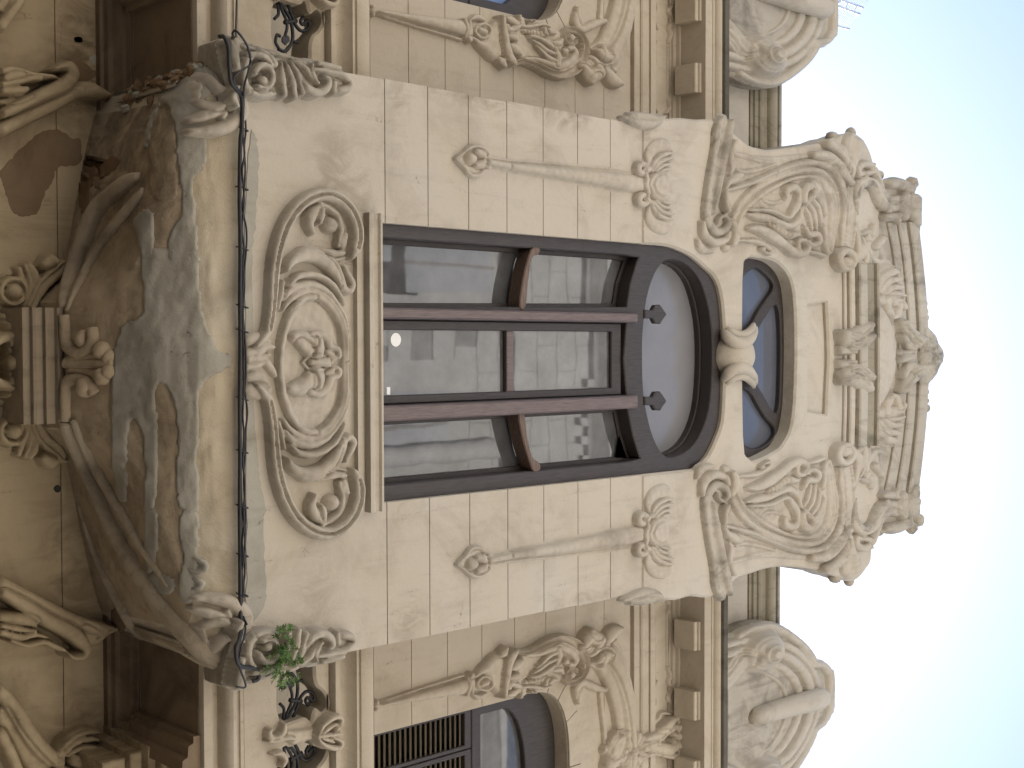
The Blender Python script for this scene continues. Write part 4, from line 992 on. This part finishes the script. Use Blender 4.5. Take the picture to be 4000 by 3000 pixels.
wg = r.build('winged_console', M_BACK, B); mirror(wg)
r = Relief(K20, 0, .006)
r.S(.10, (470, 395, 34), (505, 420, 54), (560, 415, 54), (615, 370, 54), (665, 250, 52), (700, 110, 48), (722, -60, 46), (735, -230, 44), (740, -420, 44), (742, -560, 44)); r.S(.065, (490, 325, 22), (550, 300, 32), (600, 220, 34), (640, 110, 34), (672, -40, 32), (690, -230, 32), (696, -420, 32), (698, -560, 32))
r.S(.05, (600, 520, 30), (665, 400, 24), (720, 240, 20), (760, 60, 18), (775, -150, 16), (780, -560, 16), pr='f'); r.S(.085, (590, 480, 36), (630, 530, 44), (672, 550, 20)); r.B(545, 362, 50, .12); r.S(.12, (510, 350, 26), (545, 380, 34), (580, 385, 24)); r.S(.11, (535, 320, 18), (550, 360, 20), (545, 400, 18))
r.S(.055, (405, 60, 14), (395, 140, 24), (420, 190, 28), (470, 182, 26), (530, 155, 24), (580, 140, 16)); r.S(.05, (400, 70, 12), (415, 120, 16), (430, 160, 14))
r.B(440, 440, 44, .09); r.S(.11, (420, 450, 24), (465, 505, 46), (520, 480, 40), (510, 450, 20)); r.S(.1, (470, 540, 24), (500, 510, 26))
r.S(.03, (560, 120, 14), (570, 0, 14), (590, -200, 14), (600, -560, 14), pr='f')
hd = r.build('arch_hood', M_BACK, B); mirror(hd)
# rosette cluster at the keystone of each side arch
r = Relief(K22, 0, .006)
xm_k = 1659
r.E(700, 1540, 80, 120, 34, .07, a0=90, a1=270); r.E(740, 1520, 70, 90, 24, .1, a0=150, a1=330)
for a in range(0, 360, 30):
    q = math.radians(a); r.S(.1, (735+20*math.cos(q), 1530+25*math.sin(q), 10), (735+75*math.cos(q), 1530+95*math.sin(q), 20))
r.B(735, 1530, 34, .12); r.S(.1, (600, 1530, 40), (640, 1570, 60), (660, 1640, 50)); r.S(.1, (620, 1470, 30), (660, 1440, 40), (700, 1410, 26)); r.S(.09, (620, 1600, 40), (640, 1659, 50))
r.S(.11, (810, 1500, 22), (880, 1470, 30), (960, 1400, 34), (1020, 1380, 30), (1040, 1430, 26), (1000, 1470, 18)); r.S(.11, (820, 1560, 20), (900, 1540, 26), (980, 1560, 26), (1030, 1580, 18)); r.B(1030, 1440, 28, .12); r.B(1030, 1500, 28, .12); r.S(.09, (900, 1480, 14), (960, 1510, 16), (900, 1560, 14))
ops = list(r.ops)
for m_, pr_, h_, Q_ in ops:
    R_ = Q_.copy(); R_[:, 0] = 2*XC-R_[:, 0]; r.ops.append((m_, pr_, h_, R_))
rs = r.build('keystone_rosette', M_BACK, B); mirror(rs)
# ribbons on the frieze
r = Relief(K22, -.018, .006)
r.S(.028, (1000, 560, 6), (1010, 600, 9), (1000, 650, 7)); r.S(.02, (1000, 650, 6), (1000, 800, 6), (1000, 1000, 6), pr='o'); r.S(.02, (925, 560, 6), (925, 800, 6), (925, 1080, 6))
r.S(.034, (1000, 1005, 8), (1015, 1060, 13), (1005, 1100, 12), (1030, 1140, 13), (1005, 1200, 13), (1025, 1240, 13), (1020, 1300, 12), (960, 1300, 11), (930, 1340, 12), (900, 1360, 12), (900, 1290, 12), (925, 1220, 11), (905, 1160, 9), (930, 1090, 7))
r.S(.034, (925, 570, 8), (915, 600, 9)); r.S(.03, (985, 560, 7), (1010, 590, 10))
rb = r.build('frieze_ribbon', M_BACK, B); mirror(rb)

# carved leaf on the little pier between the balcony openings
r = Relief(KH, -.76, .005, hs=1.0)
r.P(.03, (440, 1190), (560, 1200), (700, 1190), (800, 1170), (800, 1310), (700, 1330), (560, 1390), (440, 1300), edge=40, sm=False)
r.S(.075, (795, 1265, 14), (840, 1160, 26), (930, 1070, 34), (1030, 1025, 36), (1078, 1060, 28), (1050, 1130, 24), (1000, 1200, 18)); r.S(.075, (795, 1265, 14), (850, 1340, 26), (940, 1385, 32), (1040, 1395, 34), (1078, 1340, 28), (1040, 1295, 22), (970, 1275, 14))
r.S(.06, (830, 1255, 12), (930, 1180, 30), (1020, 1120, 24)); r.S(.06, (830, 1275, 12), (920, 1300, 26), (1000, 1330, 22)); r.S(.065, (820, 1265, 16), (960, 1245, 24), (1075, 1230, 20))
r.S(.05, (440, 1120, 24), (430, 1210, 40), (360, 1290, 46), (280, 1290, 40), (260, 1210, 30), (290, 1180, 14)); r.S(.05, (300, 1480, 16), (400, 1470, 34), (450, 1540, 34), (420, 1610, 30)); r.S(.045, (230, 1330, 12), (330, 1330, 26), (480, 1290, 30), (560, 1300, 18))
lp = r.build('carved_leaf_post', M_BACK, par_r)
w_ = WL[lp.name]; c_ = lp.copy(); COL.objects.link(c_); c_.parent = par_l; c_.scale.x = -1; c_.location = Vector((2*AX-w_.x, w_.y, w_.z))-WL[par_l.name]

# ---- parapet pediments
def pediment():
    out = spl(W(K32, [(232, 800), (300, 770), (370, 738), (440, 718), (525, 712), (620, 755), (720, 838), (780, 918), (806, 968), (860, 980), (905, 1050), (922, 1150), (905, 1235), (862, 1305), (806, 1348), (770, 1430), (700, 1570), (600, 1690), (450, 1740), (300, 1700), (232, 1650)], -.15), 3)
    # right half mirrored from the left about the pediment's own axis
    pts = [tuple(p) for p in out]
    L = [p for p in pts[:len(pts)//2+1] if p[0] < XC+.01]
    top = max(L, key=lambda p: p[1])
    P = L+[(2*XC-x, z) for x, z in L[::-1]]
    P = [(max(x, -9), max(z, 9.06)) for x, z in P]
    pd = plate('pediment', P, -.15, .30, M_GRIME, B, e=.02, smooth=40)
    zc_ = 9.35
    r = Relief(K32, -.15, .007, hs=1.0)
    def ring(rx, rz, rad, h, pr='o', a0=0, a1=180):
        q = np.radians(np.linspace(a0, a1, 29))
        Q = np.stack([XC+rx*np.cos(q), (zc_+rz*np.sin(q))/r.kz, np.full(29, rad)], 1)
        r.ops.append(('max', pr, h, Q))
    r._w([(600, 1200, 1)])
    ring(.62, 1.16, .034, .05, a0=-5, a1=185); ring(.55, 1.06, .034, .06, a0=-5, a1=185); ring(.47, .93, .03, .035, a0=-5, a1=185)
    ring(.39, .76, .014, .02, a0=-10, a1=190)
    # outer hood
    q = np.array(L); c = q.mean(0)
    Q = np.array([(x+(XC-x)*.045, (z-.035)/r.kz, .030) for x, z in P if z > 9.5]); r.ops.append(('max', 'o', .05, spl(Q, 2)))
    for sg in (1, -1):
        X = lambda x: XC+sg*(XC-x) if sg < 0 else x
        V_ = U(2965, 2542, -.15)
        vx, vz = (V_[0] if sg > 0 else 2*XC-V_[0]), V_[1]/r.kz
        for rr, h in ((.165, .10), (.13, .135), (.085, .165), (.042, .19)):
            r.ops.append(('max', 'f', h, np.array([[vx, vz, rr]])))
        for k in range(3):
            a = math.radians(-100-k*14)
            r.ops.append(('max', 'o', .06, spl(np.array([(vx+sg*.02*k, vz-.14, .05), (vx+sg*(.05+.05*k), vz-.24, .05), (vx+sg*(.02+.11*k), vz-.36, .035)]), 4)))
    ped_r = r.build('pediment_relief', M_ORN, pd)
    # slanting keystone cylinder
    a = U(2700+370*A, 2000+1285*A, -.10); b = U(2700+800*A, 2000+1150*A, -.16)
    tube('keystone', [(XC, -.13, a[1]-.02), (XC, -.16, a[1]+.02), (XC, -.19, (a[1]+b[1])/2), (XC, -.22, b[1]-.03), (XC, -.19, b[1]+.03)], [.03, .070, .080, .088, .062], M_ORN, pd, 20, 6)
    return pd
pdr = pediment(); pdl = mirror(pdr)

# ---- ground-floor ornament (dim, below the balcony)
r = Relief(KI, -.0, .006)
r.S(.10, (0, 540, 40), (90, 555, 46), (180, 560, 40)); 
r.P(.16, (-40, 560), (190, 545), (190, 1160), (-40, 1110), edge=30, sm=False)
r.E(0, 850, 190, 175, 36, .20); r.S(.19, (0, 720, 30), (80, 740, 36), (70, 840, 24), (90, 960, 40), (0, 990, 30)); r.B(5, 860, 52, .22); r.B(60, 640, 26, .19)
r.build('mask_bracket', M_LOW, B)
for s in (0, 1):
    r = Relief(KI, 0, .006)
    f = (lambda y: y) if s == 0 else (lambda y: 1700-y)
    r.P(.03, (-30, f(280)), (120, f(160)), (260, f(150)), (320, f(100)), (440, f(130)), (420, f(270)), (320, f(320)), (230, f(460)), (60, f(560)), (-30, f(570)), edge=50)
    r.E(55, f(350), 85, 85, 26, .09); r.B(60, f(355), 62, .12)
    for a in ([(150, 480, 26), (160, 360, 26), (120, 250, 28), (100, 190, 26)], [(160, 490, 24), (195, 350, 28), (175, 230, 30), (150, 170, 24)], [(170, 490, 22), (230, 330, 28), (215, 220, 32), (180, 165, 24)], [(180, 490, 24), (260, 310, 30), (330, 210, 36), (440, 140, 20)], [(200, 480, 20), (290, 320, 30), (380, 240, 30), (430, 170, 18)]): r.S(.08, *[(x, f(y), q) for x, y, q in a])
    r.S(.11, (280, f(160), 40), (320, f(130), 50), (350, f(140), 30))
    r.S(.06, (-20, f(570), 30), (60, f(550), 34), (150, f(490), 26))
    r.build('acanthus_spray', M_LOW, B)
r = Relief(KJ, 0, .006)
r.S(.14, (-60, 1420, 80), (100, 1340, 80), (300, 1240, 80), (500, 1140, 84), (700, 1020, 90), (850, 990, 90), (980, 1030, 70), (1080, 1060, 24))
r.S(.17, (-60, 1260, 50), (100, 1180, 60), (350, 1060, 70), (560, 960, 80), (660, 860, 80), (630, 760, 60), (520, 770, 36), (450, 790, 20))
for a in ([(-60, 800, 40), (60, 800, 50), (180, 830, 40), (300, 850, 30), (420, 860, 34), (500, 870, 18)], [(-60, 950, 40), (80, 920, 44), (220, 890, 34), (340, 890, 24)], [(-60, 1020, 40), (100, 1020, 60), (180, 1000, 40)], [(-40, 880, 36), (60, 850, 40), (140, 850, 30)]): r.S(.14, *a)
r.S(.10, (-60, 1130, 40), (60, 1120, 50), (200, 1080, 30))
lb = r.build('scroll_bracket', M_LOW, B); 
r = Relief(KG, 0, .006)
r.S(.15, (-60, 40, 60), (100, 120, 60), (300, 230, 64), (500, 330, 60), (650, 390, 60), (800, 430, 60), (900, 430, 30)); r.S(.10, (640, 440, 60), (720, 500, 70), (770, 540, 40), (860, 470, 40))
r.S(.17, (-60, 110, 40), (120, 220, 56), (320, 350, 60), (500, 440, 64), (600, 520, 60), (650, 600, 44), (610, 660, 34), (520, 660, 24), (490, 630, 16))
for a in ([(-60, 330, 40), (80, 340, 60), (180, 360, 50), (230, 400, 20)], [(-60, 400, 24), (80, 430, 28), (230, 450, 20)], [(-60, 460, 30), (100, 500, 34), (230, 480, 24), (330, 500, 14)], [(20, 530, 18), (160, 570, 24), (300, 540, 24), (400, 580, 30), (480, 610, 18)]): r.S(.13, *a)
r.build('scroll_bracket', M_LOW, B)
r = Relief(KG, 0, .006)
r.S(.15, (-80, 950, 60), (60, 1120, 66), (200, 1350, 76), (320, 1490, 74), (420, 1560, 56)); r.S(.10, (-60, 1150, 60), (60, 1350, 60), (180, 1520, 70), (300, 1640, 70), (420, 1720, 60)); r.S(.13, (-60, 1330, 50), (20, 1480, 50), (90, 1640, 50), (140, 1760, 50))
for a in ([(430, 1490, 24), (540, 1370, 30), (680, 1310, 24), (780, 1310, 14)], [(470, 1500, 24), (580, 1400, 30), (700, 1370, 30), (770, 1380, 18)], [(510, 1510, 22), (620, 1450, 26), (740, 1450, 26), (770, 1500, 18)], [(450, 1500, 40), (450, 1600, 40)], [(740, 1490, 30), (740, 1560, 34), (730, 1620, 24)], [(460, 1620, 24), (560, 1650, 30), (700, 1660, 40), (800, 1610, 24)]): r.S(.13, *a)
r.S(.15, (560, 1550, 50), (640, 1570, 60), (700, 1570, 40))
rb2 = r.build('scroll_stem', M_LOW, B)
r = Relief(KJ, 0, .006); r.S(.14, (-80, 330, 60), (60, 130, 66), (200, -80, 70)); r.S(.10, (-80, 120, 50), (60, -60, 60)); r.build('scroll_stem', M_LOW, B)
# small vent hole, patches of lost render
def flatpatch(name, K, pts, mat_, Y=-.002, par=B, th=.006):
    P = spl(W(K, pts, Y), 6, True); P = P+rng.normal(0, .003 if len(pts) > 6 else .0004, P.shape)
    return plate(name, [tuple(p) for p in P], Y, Y+th, mat_, par, e=.002)
flatpatch('vent_hole', K01, [(348, 1508), (360, 1488), (382, 1485), (397, 1505), (388, 1528), (365, 1532)], M_ROOM)
flatpatch('bare_patch', K00, [(0, 1110), (80, 1020), (170, 930), (280, 850), (380, 842), (470, 900), (520, 905), (520, 1060), (380, 1085), (340, 1180), (290, 1260), (250, 1370), (180, 1400), (100, 1385), (50, 1290), (20, 1200)], M_BROWN)
flatpatch('bare_patch', K00, [(630, 110), (680, 110), (710, 200), (690, 220), (640, 180)], M_BROWN)
flatpatch('bare_patch', K00, [(460, 420), (540, 400), (600, 450), (640, 470), (560, 530), (480, 520)], M_BROWN)
flatpatch('bare_patch', K00, [(480, 240), (530, 240), (535, 275), (490, 275)], M_BROWN)
flatpatch('cement_patch', K00, [(580, 370), (640, 360), (700, 420), (690, 450), (620, 430)], M_CEM)
flatpatch('cement_patch', K00, [(400, 150), (480, 130), (530, 200), (560, 290), (500, 380), (420, 380), (380, 330), (400, 240)], M_LOW)

# ---- corbel ribs and patches
corbel_rib('corbel_rib', [(230, 1205), (290, 1060), (340, 930), (380, 830), (440, 770), (510, 712), (548, 690)], ONE, [.02, .05, .055, .05, .045, .02], M_RIB, lift=.004)
corbel_rib('corbel_rib', [(262, 1215), (330, 1080), (400, 950), (470, 860), (545, 770), (560, 735)], ONE, [.01, .026, .03, .026, .008], M_RIB, lift=.004)
corbel_rib('corbel_rib', [(248, 1640), (300, 1760), (365, 1900), (450, 2080), (545, 2240), (660, 2400), (760, 2500), (850, 2590), (905, 2640)], ONE, [.045, .05, .055, .06, .065, .05], M_RIB, lift=-.012)
corbel_rib('corbel_rib', [(285, 1640), (340, 1760), (420, 1900), (490, 2020), (570, 2160), (660, 2290)], ONE, [.02, .032, .03, .012], M_RIB, lift=.0)
corbel_rib('corbel_rib', [(300, 1960), (360, 2140), (450, 2330), (560, 2500), (700, 2620), (850, 2680)], ONE, [.01, .03, .04, .03], M_RIB, lift=-.006)
for pts, rd in (([(232, 1640), (246, 1540), (262, 1492), (310, 1480), (350, 1500), (372, 1540)], .03), ([(232, 1230), (240, 1300), (262, 1350), (305, 1380), (345, 1365), (365, 1330), (362, 1285)], .03),
                ([(240, 1418), (320, 1422), (400, 1420), (445, 1418)], .026), ([(270, 1405), (350, 1395), (420, 1375)], .02), ([(270, 1440), (350, 1448), (420, 1470)], .02)):
    corbel_rib('corbel_leaf', pts, ONE, rd, M_CORB)
for ix, iy, rd in ((325, 1325, .042), (335, 1512, .05), (400, 1370, .045), (402, 1470, .045), (425, 1395, .035), (425, 1450, .035)):
    p, n, q = on_corbel(ix, iy); knob_o = knob(ix, iy, rd, corb, Y=float(p[1]))
    knob_o.location = Vector([float(c) for c in p])-WL[corb.name]; knob_o.data.materials[0] = M_CORB
for nm, K, pts, mm in (
    ('cement_patch', K01, [(930, -20), (1270, -20), (1290, 150), (1310, 330), (1350, 480), (1420, 620), (1500, 640), (1490, 720), (1350, 800), (1290, 890), (1290, 1080), (1280, 1350), (1290, 1640), (1170, 1640), (1140, 1500), (1150, 1250), (1140, 1000), (1090, 870), (1040, 820), (1010, 900), (1025, 1200), (1020, 1450), (1000, 1640), (930, 1640), (940, 1400), (920, 1150), (880, 1060), (840, 1100), (820, 1350), (825, 1570), (780, 1580), (740, 1450), (720, 1200), (720, 950), (740, 700), (740, 600), (800, 450), (930, 350)], M_CEM),
    ('cement_patch', K00, [(930, 900), (1000, 700), (1100, 560), (1250, 420), (1380, 370), (1420, 480), (1400, 560), (1310, 700), (1300, 820), (1340, 900), (1330, 1060), (1250, 1180), (1270, 1400), (1260, 1670), (1090, 1670), (1110, 1480), (1170, 1400), (1170, 1200), (1140, 1000), (1130, 800), (1060, 660), (1000, 800), (960, 960)], M_CEM),
    ('cement_patch', K00, [(860, 1430), (960, 1350), (1000, 1450), (990, 1660), (920, 1670), (890, 1520)], M_CEM),
    ('cement_patch', K02, [(1180, 0), (1280, 0), (1285, 200), (1280, 400), (1260, 560), (1200, 590), (1150, 480), (1190, 300), (1160, 150)], M_CEM),
    ('cement_patch', K02, [(940, 0), (1020, 0), (1010, 340), (960, 390), (930, 250)], M_CEM),
    ('cement_patch', K02, [(960, 400), (1100, 410), (1140, 480), (1080, 540), (1000, 500)], M_CEM),
    ('bare_patch', K00, [(980, 800), (1070, 650), (1140, 720), (1140, 840), (1150, 1050), (1150, 1280), (1020, 1300), (960, 1180), (960, 950)], M_CORB),
    ('bare_patch', K00, [(510, 1020), (600, 1010), (640, 1100), (590, 1200), (580, 1350), (530, 1380), (505, 1300)], M_BROWN),
    ('bare_patch', K00, [(640, 1060), (720, 1010), (790, 1040), (740, 1120), (660, 1140)], M_BROWN),
    ('bare_patch', K00, [(870, 660), (900, 560), (960, 440), (1020, 380), (1110, 340), (1140, 400), (1040, 480), (960, 600), (910, 670)], M_BROWN),
    ('bare_patch', K02, [(720, 640), (790, 610), (830, 700), (800, 790), (730, 740)], M_BROWN),
):
    corbel_patch(nm, pts, mm, K, lift=.008 if mm is M_CEM else .003)
# rough broken edge at the left end of the corbel
for k in range(46):
    t = k/45
    ix = 500+t*300+rng.normal(0, 10); iy = 400-t*190+rng.normal(0, 17)
    p, n, q = on_corbel(ix, iy); s_ = .012+.020*rng.rand()
    bm = bmesh.new(); bmesh.ops.create_icosphere(bm, subdivisions=2, radius=s_)
    for v in bm.verts: v.co *= 1+.55*mnoise.noise(v.co/s_*1.3+Vector((k*7.1, 0, 0)))
    me = bpy.data.meshes.new('rubble_lump'); bm.to_mesh(me); bm.free()
    o = link('rubble_lump', me, M_BROWN if k % 3 else M_CEM, corb, tuple(float(c) for c in p)); o.scale = (1.7, 1, .6+rng.rand()); o.rotation_euler = tuple(rng.rand(3)*3)
# grey cement along the foot of the apron wall
flatpatch('cement_patch', K10, [(-40, 880), (0, 890), (18, 1000), (20, 1150), (0, 1400), (-20, 1659), (-20, 2000), (-15, 2500), (10, 2900), (30, 3100), (60, 3300), (50, 3400), (60, 3700), (70, 3850), (30, 3980), (-60, 3990), (-60, 3400), (-70, 2400), (-70, 1400)], M_CEM, Y=-1.004)

# ================================================================== CABLES
def cable(label, pts, rad, cat='cable', n=8):
    """run of cable: photo points with their depth"""
    P = []
    for ix, iy, Y in pts:
        X, Z, _ = U(ix, iy, Y); P.append((X, Y, Z))
    o = tube('cable', P, rad, M_CABLE, None, 7, n)
    return tag(o, label, cat, None)
def run(ix0, ix1, y0, y1, n, amp, Y=-1.03):
    out = []
    for k in range(n):
        t = k/(n-1); out.append((ix0+(ix1-ix0)*t+rng.normal(0, amp), y0+(y1-y0)*t, Y+rng.normal(0, .004)))
    return out
CB = cable('thick black cable running straight along the foot of the bay wall',
      [(858, 142, -1.06), (876, 146, -1.12), (892, 185, -1.14), (896, 260, -1.13), (903, 318, -1.12), (925, 350, -1.1), (945, 380, -1.07), (945, 500, -1.04)]+run(938, 938, 560, 2400, 10, 1.2)+[(945, 2440, -1.06), (935, 2500, -1.12), (922, 2530, -1.13), (928, 2585, -1.12), (950, 2605, -1.1), (1000, 2612, -1.08), (1010, 2650, -1.08), (985, 2662, -1.07)], .0100)
cable('thin wavy wire twisting around the thick black cable along the bay',
      [(925, -10, -.9), (922, 100, -.95), (920, 150, -1.0), (908, 130, -1.1), (925, 122, -1.14), (955, 160, -1.14), (978, 215, -1.13), (972, 270, -1.13), (958, 320, -1.12), (952, 360, -1.1)]+run(950, 951, 420, 2420, 34, 3.2, -1.035)+[(958, 2470, -1.1), (940, 2540, -1.13), (935, 2600, -1.12), (960, 2680, -1.1), (922, 2682, -1.1)], .0047)
cable('second thin wire looping loosely from the broken upper corner of the bay',
      [(905, 150, -1.08), (916, 118, -1.12), (940, 140, -1.15), (965, 178, -1.15), (980, 240, -1.15), (975, 255, -1.15), (930, 285, -1.14), (912, 310, -1.13), (925, 345, -1.11)]+run(955, 956, 420, 2400, 26, 4.5, -1.03)+[(965, 2440, -1.07)], .0045)
cable('straight dark wire lying between the thick cable and the wall', run(932, 946, 620, 2380, 12, 1.0, -1.02), .006)
for k, iy in enumerate((510, 740, 975, 1200, 1296, 1560, 1766, 1980, 2170, 2325)):
    X, Z, _ = U(940, iy, -1.0)
    tube('clip', [(X-.012, -.995, Z-.018), (X-.008, -1.03, Z-.022), (X, -1.043, Z), (X+.004, -1.03, Z+.02), (X, -.995, Z+.022)], .0036, M_CABLE, CB, 6, 3)

# ================================================================== PLANT on the right corner of the bay
pr_ = empty('fern', (U(1060, 2560, -1.08)[0], -1.08, U(1060, 2560, -1.08)[1]), 'green fern growing from the lower right corner carving of the bay', 'fern')
base = Vector(WL[pr_.name])
def frond(p0, d, L, wid, nm='frond', droop=.5):
    V, Fc = [], []
    d = d.normalized(); side = d.cross(Vector((0, -1, 0))); side = side.normalized() if side.length > .01 else Vector((1, 0, 0))
    n = 9
    for k in range(1, n+1):
        t = k/n
        c = p0+d*(L*t)+Vector((0, 0, -droop*L*t*t))
        wl_ = wid*math.sin(math.pi*min(1, .15+t*.82))*(.8+.4*rng.rand())
        for sg in (1, -1):
            a = c; b = c+side*sg*wl_+d*(wl_*.5)+Vector((rng.normal(0, .003), rng.normal(0, .008), rng.normal(0, .004)-.25*wl_)); m_ = (a+b)/2; q = d*(wl_*.26)
            i = len(V); V += [a, m_+q, b, m_-q]; Fc.append((i, i+1, i+2, i+3))
    pts = [p0]+[p0+d*(L*t)+Vector((0, 0, -droop*L*t*t)) for t in (.33, .66, 1)]
    return V, Fc, pts
leafV, leafF = [], []
for k in range(52):
    cx = 1000+rng.normal(78, 20); cy = 2555+rng.normal(0, 52)
    X, Z, _ = U(cx, cy, -1.06); p0 = Vector((X, -1.06-rng.rand()*.10, Z))
    dr = Vector((rng.normal(.1, .7), -.7*rng.rand()-.15, rng.normal(.2, .6)))
    V, Fc, pts = frond(p0, dr, .04+.05*rng.rand(), .012+.010*rng.rand())
    o = link('frond', mesh('frond', V, Fc), M_LEAF, pr_)
    tube('stem', pts, .0018, M_STEM, o, 4, 2)

# ================================================================== ANTENNA on the roof behind the left pediment
bx, bz, _ = U(3262, -60, .6)
an = empty('roof_antenna', (bx, .6, 10.1), 'sunlit aluminium grid antenna on the roof beyond the left pediment', 'antenna')
def seg(name, a, b, r_, par=an):
    A_, B_ = [Vector((U(p[0], p[1], .6)[0], .6+(p[2] if len(p) > 2 else 0), U(p[0], p[1], .6)[1])) for p in (a, b)]
    return tube(name, [A_, A_.lerp(B_, .5), B_], r_, M_ALU, par, 8, 2)
seg('mast', (3180, -60), (3240, -50), .02)
seg('boom', (3215, 2), (3358, 55), .012); seg('boom', (3225, -22), (3370, 30), .011); seg('boom', (3240, 93), (3316, 113), .011)
for k in range(15):
    t = k/14; seg('reflector_rod', (3232+t*80, 96+t*17), (3310+t*100, -40+t*20), .0022)
seg('bracket', (3295, 40), (3310, 8), .014); seg('bracket', (3331, 44), (3350, 20), .009); seg('bracket', (3262, 8), (3280, 4), .02)

# ================================================================== HOUSE ACROSS THE STREET (seen mirrored in the panes)
OB = empty('opposite_house', (0, -7.5, 0), 'pale ashlar house across the street mirrored in the window panes', 'building')
YO = -7.0
M_OPP = stucco('ashlar_stone', (.45, .44, .425), (.41, .40, .385), (.34, .33, .31), .3, .25, crack=0)
M_OPPL = simple('dimmed_ground_floor', (.30, .28, .255), .9)  # unseen lower storeys coloured darker to cut light bounced onto the bay
M_OPPD = simple('stone_joint', (.22, .21, .20), .9)
M_OPPG = simple('grey_pane_shade', (.12, .135, .165), .5)
box('wall', -40, 40, YO-6, YO-.012, 0, 13.9, M_OPPD, OB)
zz = 0.0; row = 0
wins_shade = [(-1.55, -.93, 9.92, 10.42), (-1.55, -.62, 10.62, 11.95), (.5, 1.12, 9.8, 11.2), (2.6, 3.6, 10.3, 12.2), (-5.4, -4.4, 10.3, 12.2)]  # windows, except the third: a dark panel standing in for shadow on the wall
blk = {}
def block(x0, x1, z0, z1, yf=YO):
    key = (round(x1-x0, 3), round(z1-z0, 3))
    if key not in blk:
        hx, hz = key[0]/2-.006, key[1]/2-.006
        V = [(-hx, .0, -hz), (hx, .0, -hz), (hx, .0, hz), (-hx, .0, hz), (-hx, -.02, -hz), (hx, -.02, -hz), (hx, -.02, hz), (-hx, -.02, hz)]
        me = mesh('stone_block', V, [(0, 1, 2, 3)[::-1], (0, 1, 5, 4), (1, 2, 6, 5), (2, 3, 7, 6), (3, 0, 4, 7)]); me.materials.append(M_OPP); blk[key] = me
    return link('stone_block', blk[key], None, OB, ((x0+x1)/2, yf, (z0+z1)/2))
nb = 0
for row in range(16):
    z0 = 8.6+row*.33
    for k in range(-5, 6):
        xa = k*.62+(.31 if row % 2 else 0); xb = xa+.62
        if any(xa < w1+.02 and xb > w0-.02 and z0 < w3+.02 and z0+.33 > w2-.02 for w0, w1, w2, w3 in wins_shade): 
            continue
        block(xa, xb, z0, z0+.33)
box('lower_wall', -39.9, 39.9, YO-.011, YO, 0, 8.59, M_OPPL, OB)
box('side_wall', -39.9, -3.2, YO-.011, YO, 8.6, 13.9, M_OPP, OB); box('side_wall', 3.8, 39.9, YO-.011, YO, 8.6, 13.9, M_OPP, OB)
M_BGL = glass('blue_pane', (.05, .09, .13), 1.5)
for w0, w1, w2, w3 in wins_shade:
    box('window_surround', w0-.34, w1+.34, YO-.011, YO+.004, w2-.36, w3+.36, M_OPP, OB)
    box('window', w0, w1, YO+.005, YO+.012, w2, w3, M_OPPG, OB)  # dark panes; the shadow panel is drawn the same way
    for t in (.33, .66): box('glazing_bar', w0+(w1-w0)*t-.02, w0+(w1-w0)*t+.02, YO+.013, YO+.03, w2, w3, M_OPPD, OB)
tube('column', [(1.22, YO+.16, 9.2), (1.22, YO+.16, 11.0), (1.22, YO+.16, 12.0)], .11, M_OPP, OB, 20, 6)
box('pier', .60, .72, YO+.014, YO+.12, 11.65, 13.0, M_OPP, OB); box('string_course', -3, 3.5, YO+.006, YO+.07, 12.1, 12.2, M_OPP, OB)
extr('cornice', [(YO-.02, 13.52), (YO+.05, 13.52), (YO+.07, 13.6), (YO+.12, 13.65), (YO+.14, 13.75), (YO+.18, 13.8), (YO+.18, 13.9), (YO-.02, 13.92)], -39.9, 39.9, M_OPP, OB)
for k in range(2, 12):
    box('dentil', k*.24-.05, k*.24+.05, YO+.002, YO+.05, 13.40, 13.515, M_OPP, OB)
